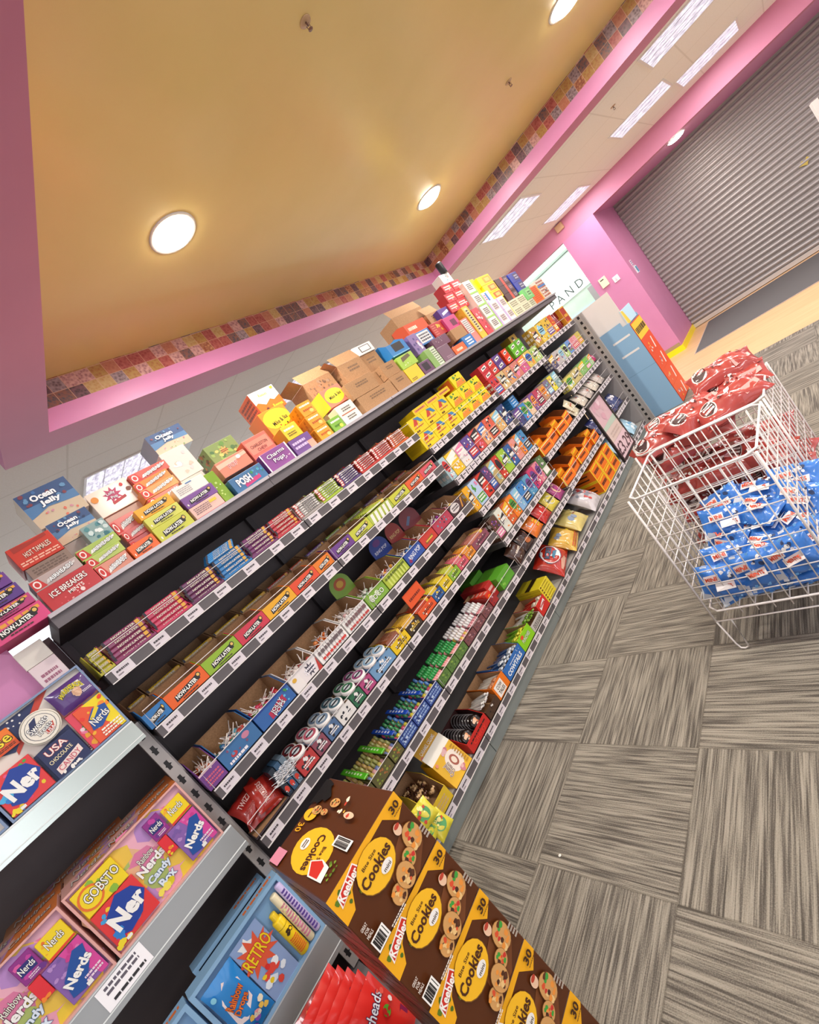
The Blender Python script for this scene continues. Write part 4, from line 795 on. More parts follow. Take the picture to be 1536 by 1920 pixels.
for (y0, y1, c, nm, hs, side, art) in lr:
    hd = None
    if nm == 'cobalt': hd = ('#28459a', .12, [('t', .5, .35, .16, 'RING POP', '#e4e8f2', {'w': .7}), ('e', .5, .72, .2, .16, '#6a3a8a')])
    if nm == 'scarlet': hd = ('#a03a34', .12, [('t', .5, .4, .18, 'RING POP', '#e4c888', {'w': .7})])
    if nm == 'green': hd = ('#86ae42', .12, [('e', .5, .55, .28, .26, '#b8582c'), ('e', .5, .55, .16, .15, '#d8a83c')])
    if nm == 'crimson': hd = ('#8a4048', .12, [('q', [(.2, .3), (.5, .6), (.6, .5), (.3, .2)], '#6a7a9c')])
    tray('%s open carton filled with lollipops' % nm, -1.858, y0, y1, z, .07, .22, c, art, .12, None, hd)
    nn = 24 if y1 < 1.4 else 16
    lollies(y0, y1, z, nn, hs, 'stick lollipop lying loose in the %s lollipop carton' % nm, 'lollipops in the %s carton' % nm)
# row 5, z .7235
z = .7235
def pillow(w, h, t, col, art=(), seed=1, wr=.12, back=None, nu=18, nv=14, crimp=.06):
    """soft filled bag lying in local yz (w along y, h along z), bulging to +-x"""
    b = MB(); rnd = random.Random(seed); ph = [rnd.uniform(0, 6) for _ in range(6)]
    def hgt(u, v):        # u,v in 0..1
        a, c = 2*u-1, 2*v-1
        base = max(0, 1-abs(a)**2.6)**.6 * max(0, 1-(abs(c)/(1-crimp))**3)**.6 if abs(c) < 1-crimp else 0
        wv = 1 + wr*(math.sin(7*u*2+ph[0]+3*c)*.5 + math.sin(13*v+ph[1]+4*a)*.35 + math.sin(23*u+17*v+ph[2])*.25)
        edge = .04*math.sin(26*u+ph[3])*abs(c)**4
        return (t/2*base*wv + .0006, t*edge)
    for sgn in (1, -1):
        vs = []
        for i in range(nu+1):
            for j in range(nv+1):
                u, v = i/nu, j/nv; hh, e = hgt(u, v)
                sq = 1-.05*math.sin(PI*v)
                vs.append((sgn*hh+e, (u-.5)*w*(1-.06*(1-abs(2*v-1)**2)), (v-.5)*h))
        fs = []
        for i in range(nu):
            for j in range(nv):
                a_ = i*(nv+1)+j; q = (a_, a_+nv+1, a_+nv+2, a_+1); fs.append(q if sgn > 0 else q[::-1])
        b.raw(vs, fs, foil(col if sgn > 0 or not back else back), True)
        def fn(y, zz, l, sgn=sgn):
            u, v = min(max(y/w, 0), 1), min(max(zz/h, 0), 1); hh, e = hgt(u, v)
            return Vector((sgn*(hh+l)+e, (u-.5)*w*(1-.06*(1-abs(2*v-1)**2))*(1 if sgn > 0 else 1), (v-.5)*h))
        b.art(fn, w, h, art, seed, .0014)
    return b
def grid(a, b_, c, d, col, nx=5, ny=4):      # a print area cut into cells so that it follows the bag
    out = []
    for i in range(nx):
        for j in range(ny): out.append(('r', a+(c-a)*i/nx, b_+(d-b_)*j/ny, a+(c-a)*(i+1)/nx, b_+(d-b_)*(j+1)/ny, col))
    return out
def flat(items):      # merge same-layer prints into few layers
    return items
def bag(label, key, w, h, t, col, art, x, y, z, rot, cat='sweet bag', name='sweet_bag', group=None, seed=1, **k):
    return put(name, ('bag', key), lambda: pillow(w, h, t, col, art, seed, **k), label, cat, x, y, z, rot, group)
twz = [('t', .5, .6, .2, 'TWIZZLERS', '#e8c0b8', {'w': .7}), ('s', .1, .2, .9, .35, '#8a1a18', 2)]
bag('upper red licorice bag slumped at the left of the tub shelf', 'twz', .14, .10, .04, '#98241e', twz, -1.945, .215, z+.085, (.1, -.75, .15))
bag('lower red licorice bag slumped under another', 'twz', .14, .10, .04, '#98241e', twz, -1.94, .225, z+.045, (-.1, -.9, -.1))
bag('red licorice bag folded against the dark mint packs', 'twz2', .12, .10, .04, '#a8281e', twz, -1.925, .262, z+.07, (1.2, -.5, .3), seed=4)
for j in range(3):
    carton('%s upright dark fruit taffy pack with ball picture' % ('left', 'middle', 'right')[j], -1.868-.0, .302+.026*j, .3265+.026*j, z+.0005, z+.125, .08, ('#2a3440', '#3c5a78', '#6a7c8c')[j], [('t', .5, .62, .5, 'Airheads', '#e8e8ec', {'a': 72, 'w': 2.2}), ('e', .5, .22, .36, .1, '#c83a2c'), ('b', .1, .0, .9, .2, ['#2f5f8a', '#c9d8e4'], 4)], rough=.25, name='taffy_pack', cat='sweet pack')
tray('clear-fronted tray of dark striped rolls beside the dark taffy packs', -1.858, .142, .30, z, .01, .1, '#3a2e34', ())
def tub_mesh(c, c2):
    b = MB(); b.lathe((0, 0, 0), [(.028, 0), (.031, .004), (.033, .06)], M(c, .35), 20); b.lathe((0, 0, .06), [(.0335, 0), (.0345, .003), (.0345, .014), (.032, .0165)], M('#eeeae8', .3), 24)
    b.art(lambda u, v, l: Vector((-(v-.028), u-.028, .0768+l)), .056, .056, [('e', .5, .5, .5, .5, c2), ('e', .5, .5, .3, .3, '#cfd4d8'), ('q', [(.16, .42), (.84, .42), (.84, .58), (.16, .58)], '#2a2c38'), ('s', .2, .43, .8, .58, '#2a2a34', 1)])
    return b
tubs = [(.381, .466, '#a82f34', '#7a2a30', 'dark red', '#b83a3a'), (.469, .535, '#8fa0b4', '#b8586a', 'rose', '#8a4a5a'), (.538, .609, '#5f7fa4', '#7a8fa8', 'slate blue', '#4f6c94'), (.612, .701, '#e0dcd8', '#4a6a78', 'white-fronted teal', '#e0dcd8'), (.704, .772, '#2f6a4a', '#3f7a54', 'dark green', '#2f6a4a'), (.775, .846, '#b0487a', '#9a4a7a', 'magenta', '#b0487a'), (.85, 1.004, '#5a8ab8', '#8fb0cc', 'light blue', '#6f96bc')]
for (y0, y1, c, c2, nm, fc) in tubs:
    tray('%s tray holding white-lidded gum tubs' % nm, -1.858, y0, y1, z, .06, .2, fc, [('b', .05, .1, .95, .9, ['#e6e2e0', '#2a2a34', c2], 8, .16), ('s', .2, .3, .8, .6, '#f0ecea', 2)], .06)
    ny = 2 if y1-y0 > .12 else 1
    for r_ in range(2):
        for q in range(ny):
            yy = (y0+y1)/2 if ny == 1 else y0+.04+q*.073
            put('gum_tub', ('tub', c, c2), lambda: tub_mesh(c, c2), 'gum tub with white rimmed lid in the %s tray' % nm, 'gum tub', -1.905-.076*r_, yy+RN.uniform(-.002, .002), z+.016, (0, .3, 0), 'gum tubs in the %s tray' % nm)
def upright_bars(y0, y1, z0, hb, n, col, nm, x=-1.87, dx=.11, flat_=False):
    w = (y1-y0-.014)
    for i in range(n):
        put('chew_bar', ('ub', round(w, 3), hb, col), lambda: bar_mesh(w, .009, hb, col, 'x'), 'candy bar standing in the %s carton' % nm, 'candy bar', x-.008-dx*i/n, (y0+y1)/2, z0+.004, (0, -.12, 0), 'bars standing in the %s carton' % nm)
r5 = [(1.008, 1.132, '#e6c01e', 'yellow wavy-edged', '#8a4a2c', .055, 9, .075), (1.134, 1.243, '#3a2c22', 'black and gold', '#d8a42c', .05, 7, .07), (1.247, 1.385, '#e2592c', 'orange lidded', '#c84a2c', .05, 6, .062),
      (1.387, 1.471, '#2f5a94', 'navy starred', '#e8c83c', .05, 6, .065), (1.473, 1.561, '#e0c42c', 'yellow fruit', '#e8cc34', .06, 7, .065), (1.563, 1.659, '#8ab43a', 'lime fruit', '#c8cc44', .05, 6, .065), (1.661, 1.757, '#d05a6c', 'watermelon pink', '#e0707a', .05, 6, .065), (1.759, 1.85, '#de8a2c', 'tangerine', '#e8962c', .05, 6, .065), (1.852, 2.038, '#8a4a5c', 'plum', '#c87a6a', .05, 6, .06)]
for (y0, y1, c, nm, bc, hf, n, hb) in r5:
    hd = None
    art = [('b', .05, .1, .95, .9, [bc, '#f0e8d8', '#3a2a2c'], 7, .14), ('s', .15, .35, .85, .65, '#2a2024' if c != '#3a2c22' else '#e8c860', 2)]
    tray('%s open carton of upright bars' % nm, -1.858, y0, y1, z, hf, .17, c, art, hf+.03)
    upright_bars(y0, y1, z, hb, n, bc, nm)
carton('orange lid card with brown inside propped on its carton', -1.872, 1.245, 1.385, z+.085, z+.165, .004, '#e2592c', [('s', .15, .3, .85, .6, '#7a2a1c', 1)], name='display_card', cat='card')
# row 6, z .4335
z = .4335
def tube_candy(c_top, c_mid, c_low):
    b = MB(); b.lathe((0, 0, 0), [(.0085, 0), (.0092, .002), (.0092, .022)], foil(c_low), 10); b.lathe((0, 0, .022), [(.0092, 0), (.0108, .007), (.0108, .016), (.0092, .022)], foil(c_mid), 10); b.lathe((0, 0, .044), [(.008, 0), (.008, .026), (.006, .029)], foil(c_top), 10)
    return b
def tubes(y0, y1, z0, nx, ny, cols, nm, x=-1.882, lean=-.25):
    nx, ny = 3, ny+1
    for i in range(nx):
        for j in range(ny):
            c = cols[(i*3+j) % len(cols)]
            put('candy_tube', ('tube', c), lambda: tube_candy(*c), 'small capped candy tube standing in the %s tray' % nm, 'candy tube', x-.036*i, y0+.014+(y1-y0-.028)*j/(ny-1), z0+.012+.012*i, (0, -.75, 0), 'candy tubes in the %s tray' % nm)
for k, (y0, y1) in enumerate(((.28, .41), (.414, .545), (.549, .665), (.67, .742))):
    nm = ('far left brown-green', 'second brown-green', 'third brown-green', 'narrow brown-green')[k]
    tray('%s tray of olive candy tubes' % nm, -1.858, y0, y1, z, .055, .2, '#5f5a34', [('b', .02, .1, .98, .9, ['#a8683a', '#8a9a3c', '#3f5a2c'], 12, .12)], .055, M('#5a5a34'))
    tubes(y0, y1, z, 5, 5 if k < 3 else 3, [('#8a8a4a', '#6a7ab0', '#a8a85a'), ('#9a9a54', '#c8b85a', '#5a6a7a'), ('#a8884a', '#d8a0a0', '#8aa04a')], nm)
for k, y in enumerate((.545, .664)):
    b = MB(); b.rbox(-.09, .09, -.014, .014, -.004, .004, foil('#5cc02a'), .002); b.art(plane_fn((.08, -.012, .004), YU, (-1, 0, 0)), .024, .16, [('s', .3, .1, .7, .9, '#e4f4c4', 6)])
    tag(b.build('carton_flap', None, (-1.955, y, z+.088), (0, .1, .05)), 'bright green plastic strip across the olive tubes, %s one' % ('nearer', 'farther')[k], 'strip')
for k, (y0, y1) in enumerate(((.745, .855), (.858, .968), (.971, 1.082))):
    nm = ('first', 'second', 'third')[k]+' blue'
    tray('%s tray of multicoloured candy tubes with blue lid strip' % nm, -1.858, y0, y1, z, .058, .2, '#2f468c', [('s', .05, .15, .95, .85, '#8fa8d0', 3), ('b', .1, .1, .9, .9, ['#c8d4e8', '#22346c'], 6)], .058, M('#22346c'))
    tubes(y0, y1, z, 5, 4, [('#2f7a4a', '#c84a6a', '#3a5ab0'), ('#4a7ab8', '#d8c83c', '#e8e4ea'), ('#3a8a4a', '#e0e0e8', '#2f4a9c')], nm)
    b = MB(); b.rbox(-.08, .08, -.012, .012, -.003, .003, foil('#2450c0'), .002); b.art(plane_fn((.07, -.01, .003), YU, (-1, 0, 0)), .02, .14, [('s', .2, .1, .8, .9, '#d8e0f4', 5)])
    tag(b.build('carton_flap', None, (-1.95, y0+.008, z+.09), (0, .08, .04)), 'glossy blue plastic strip on the %s tray' % nm, 'strip')
for k, (y0, y1) in enumerate(((1.088, 1.175), (1.178, 1.263), (1.266, 1.36))):
    nm = ('first', 'second', 'third')[k]+' watermelon'
    tray('%s tray of green topped pink candy tubes' % nm, -1.858, y0, y1, z, .05, .19, '#5a7a3c', [('b', .02, .1, .98, .9, ['#8aa84a', '#3f5a2c', '#c86a6a'], 9)], .05, M('#7a5a4a'))
    tubes(y0, y1, z, 6, 4, [('#2f9a4a', '#f0a0a0', '#5aa03c')], nm)
for k, (y0, y1) in enumerate(((1.365, 1.468), (1.471, 1.576), (1.579, 1.676))):
    nm = ('maroon', 'second maroon', 'third maroon')[k]
    tray('%s tray of small white capped tubes' % nm, -1.858, y0, y1, z, .045, .19, '#7a4a4c', [('b', .02, .1, .98, .9, ['#c8a0a8', '#4a3a4c'], 9)], .045, M('#6a4440'))
    tubes(y0, y1, z, 4, 4, [('#f0ecea', '#d88a94', '#5a3a4a'), ('#ece6e2', '#e0b84a', '#4a3a4c')] if k == 0 else [('#f0ecea', '#d88a94', '#b8b0b0')], nm)
carton('long bright red carton lying on the tube shelf', -1.90, 1.755, 1.83, z+.0005, z+.10, .22, '#b82a2a', [('s', .1, .2, .9, .8, '#e8c0b8', 2)], top=[('r', 0, 0, 1, .3, '#c8362f')])
tray('red open tray with orange ring-logo packs', -1.858, 1.682, 1.753, z, .06, .2, '#a02c2c', [('b', .05, .1, .95, .9, ['#d8909c', '#6a2a3c'], 6)], .08)
for j in range(4): put('sweet_pack', 'ringpack', lambda: carton_mesh(.055, .08, .03, '#d8341c', [('e', .5, .6, .3, .2, '#f08a2c'), ('r', .1, .1, .9, .3, '#f0e8e0')], top=[('r', .2, .2, .8, .8, '#f0b0a0')]), 'red pack with orange logo in the red open tray', 'sweet pack', -1.885-.034*j, 1.718, z+.0035, (0, 0, 0), 'red packs in the red tray')
carton('bright green carton at right end of the tube shelf', -1.862, 1.836, 2.0, z+.0005, z+.085, .2, '#5aa02c', [('b', .05, .1, .5, .9, ['#3f7a1c', '#8ac04a'], 5)], top=[('r', 0, .0, 1, .45, '#62b030')])
carton('second green carton standing behind the bright green one', -2.068, 1.836, 1.98, z+.0005, z+.12, .12, '#4f9426')
# base shelf, z .1185
z = .1185
tray('yellow open carton of brown and cream sweets at the cookie stack', -1.84, .64, .765, z, .07, .24, '#d8b62c', [('s', .2, .2, .8, .8, '#c8a878', 3)], .13)
for i in range(26):
    put('wrapped_sweet', ('ws', i % 2), (lambda i=i: (lambda b: (b.lathe((0, 0, 0), [(.009, -.014), (.003, -.008), (.008, -.004), (.009, .004), (.003, .008), (.009, .014)], foil(('#5a3424', '#d8b080')[i % 2]), 7), b)[1])(MB())), 'twist-wrapped brown and cream sweet in the yellow open carton', 'wrapped sweet', -1.87-.18*RN.random(), .66+.085*RN.random(), z+.075+.02*RN.random(), (RN.uniform(0, 3), RN.uniform(0, 3), RN.uniform(0, 3)), 'brown and cream twist sweets')
for k, (y, zz, ry) in enumerate(((.565, .09, .3), (.60, .14, -.2), (.62, .05, .1))):
    bag('yellow and green sour bag, %s behind the cookie cartons' % ('leftmost', 'topmost', 'lowest')[k], 'sour%d' % k, .10, .09, .03, '#d8cc3a', [('e', .5, .5, .3, .3, '#4f9a5a'), ('b', .1, .1, .9, .9, ['#e8e08a', '#c8402c', '#8ab03c'], 6)], -1.80, y, z+zz-.02, (0, -.5, ry), seed=k+3)
r = thing('display_carton', 'yellow caramel creams carton with white lid flap folded up', 'display carton', (-1.845, .875, z))
w, d, h = .155, .15, .125
b = MB(); b.face([(0, -w/2, 0), (0, w/2, 0), (-.055, w/2, h), (-.055, -w/2, h)], '#e3b01c'); b.face([(-d, w/2, 0), (-d, -w/2, 0), (-d, -w/2, h), (-d, w/2, h)], '#d8a418')
b.face([(0, w/2, 0), (-d, w/2, 0), (-d, w/2, h), (-.055, w/2, h)], '#d8a418'); b.face([(-d, -w/2, 0), (0, -w/2, 0), (-.055, -w/2, h), (-d, -w/2, h)], '#d8a418'); b.face([(-d, -w/2, .001), (-d, w/2, .001), (0, w/2, .001), (0, -w/2, .001)], CARD)
f = plane_fn((0, -w/2, 0), YU, Vector((-.055, 0, h)).normalized()); hh = math.hypot(.055, h)
b.art(f, w, hh, [('e', .62, .5, .3, .36, '#f0e2d4'), ('e', .62, .52, .13, .2, '#a85a48'), ('e', .62, .52, .08, .12, '#f0ddc8'), ('b', .45, .75, .8, .98, ['#c87a84', '#e0b0b0'], 5, .3), ('b', .45, .05, .8, .3, ['#c87a84', '#e0b0b0'], 5, .3),
    ('t', .25, .5, .16, 'Caramel', '#6a3a3a', {'w': .36, 'a': 80, 'o': '#f4ead8'}), ('t', .36, .5, .13, 'Creams', '#6a3a3a', {'w': .32, 'a': 80, 'o': '#f4ead8'}), ('s', .82, .1, .95, .9, '#b8841c', 8), ('e', .12, .9, .05, .06, '#e08a6a')])
b.build('body', r)
b = MB(); b.face([(-.055, -w/2, h), (-.055, w/2, h), (-.09, w/2, h+.045), (-.09, -w/2, h+.045)], '#efe9dc'); b.build('white_flap', r)
b = MB(); b.face([(-.09, -w/2, h+.02), (-.09, w/2, h+.02), (-.15, w/2, h+.11), (-.15, -w/2, h+.11)], '#e0a81c'); f = plane_fn((-.0895, -w/2, h+.02), YU, Vector((-.06, 0, .09)).normalized())
b.art(f, w, .108, [('t', .55, .68, .16, 'CARAMEL CREAMS', '#fbf4e4', {'w': .75}), ('t', .5, .36, .16, 'CARAMEL CREAMS', '#fbf4e4', {'w': .75}), ('e', .08, .2, .06, .1, '#d8704a')]); b.build('lid', r)
r_ = tray('red open carton of round black cherry cups', -1.845, .975, 1.165, z, .06, .2, '#c42a24', [('t', .5, .4, .5, 'Cherry', '#e83a2c', {'w': .6}), ('s', .1, .6, .9, .8, '#2a1416', 1)], .09, M('#3a1c1c'))
for rr in range(2):
    for j in range(6):
        def cup():
            b = MB(); b.lathe((0, 0, 0), [(.034, 0), (.039, .004), (.031, .012)], M('#1c1618', .2), 20, 'x'); b.lathe((.004, 0, 0), [(.0405, 0), (.0405, .0022)], M('#8a8486', .3, .4), 22, 'x'); return b
        put('candy_cup', 'cup', cup, 'round black cherry cup on edge in the red carton, behind the front ones', 'candy cup', -1.905-.023*j, 1.022+.092*rr, z+.05, (0, -.5, 0), 'black cherry cups')
for rr in range(2):
    b = MB(); b.lathe((0, 0, 0), [(.037, 0), (.04, .004), (.03, .014)], M('#241a18', .2), 22, 'x'); b.art(plane_fn((.0145, -.03, -.03), YU, ZU), .06, .06, [('e', .5, .5, .42, .42, '#2a1c1a'), ('b', .15, .2, .8, .8, ['#e09a6a', '#d87a4a', '#7a2a24', '#f0c8a8'], 7, .22)])
    tag(b.build('candy_cup', None, (-1.878, 1.022+.092*rr, z+.052), (0, -.5, 0)), 'front cherry cup showing its picture, %s row of red carton' % ('left', 'right')[rr], 'candy cup')
def sticks(y0, y1, z0, n, col, nm, L=.15, x0=-1.86, cap=None, tilt=.35, group=None):
    for i in range(n):
        def mk():
            b = MB(); b.rbox(-L/2, L/2, -.008, .008, -.004, .004, foil(col), .0015)
            if cap: b.box(L/2-.025, L/2+.0008, -.0083, .0083, -.0043, .0043, foil(cap))
            return b
        put('candy_stick', ('stick', col, cap, L), mk, 'long thin wrapped stick in the %s carton' % nm, 'candy stick', x0-L*.45-RN.random()*.02, y0+.012+(y1-y0-.024)*((i*.618) % 1), z0+.05+.008*(i//5), (RN.uniform(-.2, .2), -tilt*RN.uniform(.5, 1), RN.uniform(-.06, .06)), 'sticks in the %s carton' % nm)
bs = [(1.171, 1.29, '#4a3426', 'brown cow-print', '#e8e4e0', None, [('b', .1, .1, .9, .9, ['#ece6e0', '#2a1c18'], 6)], .05, .08, 12),
      (1.292, 1.421, '#e8761c', 'orange cow-print', '#f0e6dc', '#e0a07a', [('q', [(.1, .1), (.7, .1), (.7, .9), (.1, .9)], '#f4ece4'), ('t', .42, .66, .24, 'COW', '#3a2420', {'w': .4}), ('t', .42, .34, .24, 'TALES', '#3a2420', {'w': .44})], .085, .085, 10),
      (1.423, 1.64, '#2f6ab4', 'blue cow-print', '#2f5f9c', '#dfe6ee', [('t', .48, .4, .36, 'COWTAILS', '#f2f6fa', {'w': .8, 'b': .03}), ('s', .3, .68, .7, .78, '#f0f4f8', 1), ('b', .75, .7, .95, .95, ['#e8eef4'], 3)], .075, .095, 16),
      (1.642, 1.798, '#8ed01e', 'lime twist', '#7ab02c', '#e4e44a', [('t', .5, .55, .26, 'PUNCHIES', '#f4f8e0', {'w': .6, 'o': '#3a6a14'}), ('e', .3, .8, .1, .12, '#e84a2c')], .085, .075, 14),
      (1.80, 1.94, '#c4bdb8', 'grey striped', '#dcd8d0', '#7aa02c', [('s', .1, .2, .9, .8, '#4a4440', 3)], .05, .075, 14),
      (1.943, 2.066, '#cf2a24', 'red straw', '#c8342c', '#e8dcc8', [('q', [(.15, .4), (.8, .6), (.8, .85), (.15, .65)], '#f4ecec'), ('s', .2, .5, .75, .75, '#b82a2a', 1)], .085, .075, 12)]
for (y0, y1, c, nm, sc, cp, art, hf, hb, n) in bs:
    tray('%s open carton on the lowest shelf' % nm, -1.845, y0, y1, z, hf, .2, c, art, hb)
    sticks(y0, y1, z, n, sc, nm, cap=cp)
# ------------------------------------------------------------------ third to fifth bays : runs of small cartons, four deep
PALN = {}
def run(y0, y1, z0, h, col, nm, where, depth=3, d=.035, xf=-1.862, art=None, lean=0, g=None):
    rnd = random.Random(int(y0*1000)+int(z0*100)); w = y1-y0-.003; a = art or gen(rnd, col)
    key = ('run', round(y0, 3), round(z0, 3))
    for j in range(depth):
        if j == 0: lab, gr = 'front %s on %s' % (nm, where), None
        else: lab, gr = '%s behind the front one, %s' % (nm, where), 'rear row %s %s' % (nm, where)
        put('candy_carton', key, lambda: carton_mesh(w, h-.001, d-.002, col, a, [('s', .1, .1, .9, .9, '#e8e0d8', 3)], [('r', .1, .1, .9, .9, col), ('s', .1, .3, .9, .7, '#f0e8dc', 1)], seed=int(y0*50)), lab, 'candy box', xf-d/2-.0005-(d+.001)*j, (y0+y1)/2, z0+.0008, (0, 0, RN.uniform(-.015, .015)), gr)
# third bay, first level: yellow gum cartons
z = 1.3675
GUM = [('q', [(0, 0), (1, 0), (1, .04), (0, .04)], '#c8a012'), ('q', [(.2, .5), (.45, .9), (.6, .8), (.5, .5)], '#c8402c'), ('q', [(.4, .95), (.75, .9), (.92, .55), (.75, .55), (.6, .75)], '#3f7fae'), ('b', .25, .25, .8, .6, ['#e8a07a', '#f0c8a0', '#d8d0c0'], 6, .16), ('e', .2, .15, .05, .06, '#5a2a14'), ('e', .32, .15, .05, .06, '#5a2a14'), ('s', .15, .32, .8, .42, '#c05a2c', 1)]
for c_ in range(3):
    for r_ in range(2):
        y = 2.066+.154*c_
        carton('yellow gum carton with bird-wing print, %s row, %s' % (('lower', 'upper')[r_], ('leftmost', 'middle', 'right')[c_]), -1.862, y, y+.152, z+.0005+.106*r_, z+.1055+.106*r_, .16, '#ecd016', GUM, [('r', .1, .2, .9, .5, '#d8bc14')], [('b', .1, .1, .9, .9, ['#3f7fae', '#d8702c'], 4)])
for c_ in range(3):
    y = 2.20+.154*c_
    carton('yellow gum carton turned in the third layer, %s' % ('left', 'middle', 'right')[c_], -1.885, y, y+.15, z+.2125, z+.2125+(.04 if c_ < 2 else .04), .15, '#e6c818', [('r', .1, .3, .9, .7, '#e08a5a'), ('s', .15, .4, .8, .6, '#7a4a2c', 1)], top=GUM)
SPK = [('b', .2, .5, .7, .95, ['#3f7a34', '#5a9a3c'], 5, .22), ('s', .3, .45, .75, .6, '#2a3a1c', 1), ('q', [(.1, .05), (.95, .05), (.9, .4), (.3, .42)], '#ee8a2c'), ('b', .3, .1, .95, .5, ['#e8682c', '#f0a07a', '#4f9a5a'], 5, .18)]
for c_ in range(3):
    for r_ in range(2 if c_ != 1 else 3):
        y = 2.535+.152*c_
        carton('yellow sour gummy carton with green print, %s in the %s column' % (('bottom', 'second', 'third')[r_], ('left', 'middle', 'right')[c_]), -1.862+.002*r_, y, y+.149, z+.0005+.096*r_, z+.0955+.096*r_, .14, '#f0d818', SPK, [('r', .1, .1, .9, .9, '#e8702c')])
W3 = 'third bay'
def rows(lst, z, h, where, **k):
    for (y0, y1, c, nm) in lst: run(y0, y1, z, h*(.94+.08*((y0*37) % 1)), c, nm, where, **k)
rows([(2.075, 2.142, '#a8c4cc', 'pale aqua carton'), (2.145, 2.258, '#ecc02c', 'yellow nut carton'), (2.262, 2.364, '#e4dedc', 'white and black carton'), (2.368, 2.476, '#5f4890', 'purple carton'), (2.48, 2.583, '#cf4a44', 'red and white carton'), (2.588, 2.69, '#e4a87c', 'peach carton'), (2.695, 2.81, '#d8604a', 'brick red carton'), (2.815, 2.93, '#dcae6c', 'tan star carton'), (2.935, 3.04, '#3f4a7c', 'dark indigo carton')], 1.1225, .155, 'yellow-nut shelf, third bay')
rows([(2.08, 2.15, '#e8a81c', 'amber carton'), (2.153, 2.255, '#b4c8e4', 'pale blue striped carton'), (2.258, 2.345, '#cf3424', 'bright red carton'), (2.348, 2.425, '#5c3a6c', 'plum carton'), (2.428, 2.51, '#b8a068', 'khaki carton'), (2.513, 2.585, '#c8352c', 'crimson carton'), (2.588, 2.7, '#9cc23a', 'lime and orange carton'), (2.703, 2.79, '#2f5c9c', 'navy carton'), (2.793, 2.88, '#dc9088', 'rosy carton'), (2.883, 2.945, '#e8852c', 'tangerine carton'), (2.948, 3.04, '#4a8abc', 'sky carton')], .8735, .165, 'lime-orange shelf, third bay')
rows([(2.095, 2.185, '#5a3a2c', 'chocolate brown carton'), (2.188, 2.275, '#dfe0d4', 'off-white carton'), (2.278, 2.36, '#d8602c', 'rust orange carton'), (2.363, 2.45, '#ef7f1c', 'vivid orange carton'), (2.453, 2.54, '#8ab4dc', 'light blue carton'), (2.543, 2.65, '#3a82c8', 'medium blue carton'), (2.653, 2.75, '#5a9ac0', 'blue and lime carton'), (2.753, 2.85, '#c83a6c', 'raspberry carton'), (2.853, 2.94, '#e08494', 'pink carton'), (2.943, 3.04, '#5c7c4c', 'moss green carton')], .6285, .155, 'vivid-orange shelf, third bay')
# fourth bay
W4 = 'fourth bay'
rows([(3.075, 3.2, '#c93438', 'red sweet box'), (3.203, 3.33, '#cdb07a', 'sandy patterned box'), (3.333, 3.46, '#d09a6c', 'apricot patterned box'), (3.463, 3.6, '#c87a6c', 'terracotta box'), (3.603, 3.74, '#c85a8a', 'pink panelled box'), (3.743, 3.89, '#d0b85c', 'mustard box'), (3.893, 4.05, '#a8c070', 'pale green box')], 1.3285, .142, 'eye-level shelf, fourth bay')
for j, (y0, y1, c, nm) in enumerate(((3.08, 3.21, '#c8323c', 'large red'), (3.215, 3.32, '#c93a30', 'small red'), (3.325, 3.45, '#5c3f88', 'violet'), (3.5, 3.6, '#e0401c', 'orange red'), (3.66, 3.78, '#6ab82c', 'green'), (3.785, 3.9, '#5aa82a', 'darker green'))):
    for q in range(2): carton('%s box, %s on top of the eye-level cartons in fourth bay' % (nm, ('lower', 'upper')[q]), -1.872, y0, y1, 1.472+.062*q, 1.5335+.062*q, .09, c, [('q', [(.2, .2), (.8, .4), (.8, .8), (.2, .6)], '#f0ece8'), ('s', .3, .35, .7, .65, '#2a2234', 1)])
for j, (y0, y1, c) in enumerate(((3.9, 4.04, '#8a6a2c'), )):
    carton('gold and black tall carton at the right end of fourth bay', -1.95, y0, y1, 1.4715, 1.66, .1, '#a8842c', [('q', [(.3, .1), (.6, .1), (.6, .9), (.3, .9)], '#2a2418'), ('s', .32, .2, .58, .8, '#e8e0d0', 5)])
rows([(3.075, 3.19, '#454a78', 'dusky blue box'), (3.193, 3.3, '#3f84c0', 'azure box'), (3.303, 3.4, '#e0c0a0', 'cream box'), (3.403, 3.5, '#7a4f90', 'violet striped box'), (3.503, 3.62, '#b8405a', 'ruby box'), (3.623, 3.74, '#b0886c', 'brown box'), (3.743, 3.85, '#7a6a84', 'mauve box'), (3.853, 3.94, '#e4d640', 'lemon box'), (3.943, 4.05, '#8aa4a0', 'sage box')], 1.0335, .14, 'azure-box shelf, fourth bay')
for q in range(4): carton('azure flat box, number %s up above the azure row' % ('one', 'two', 'three', 'four')[q], -1.90, 3.2, 3.31, 1.176+.022*q, 1.1975+.022*q, .1, '#3c88c8', [('s', .2, .2, .8, .8, '#dfeaf4', 1)])
ORG = '#ee7212'
ORA = [('r', 0, 0, .08, 1, '#f0c81e'), ('s', .2, .3, .85, .7, '#6a2c10', 1), ('q', [(.15, .78), (.9, .84), (.9, .94), (.15, .9)], '#f0c81e')]
k = 0
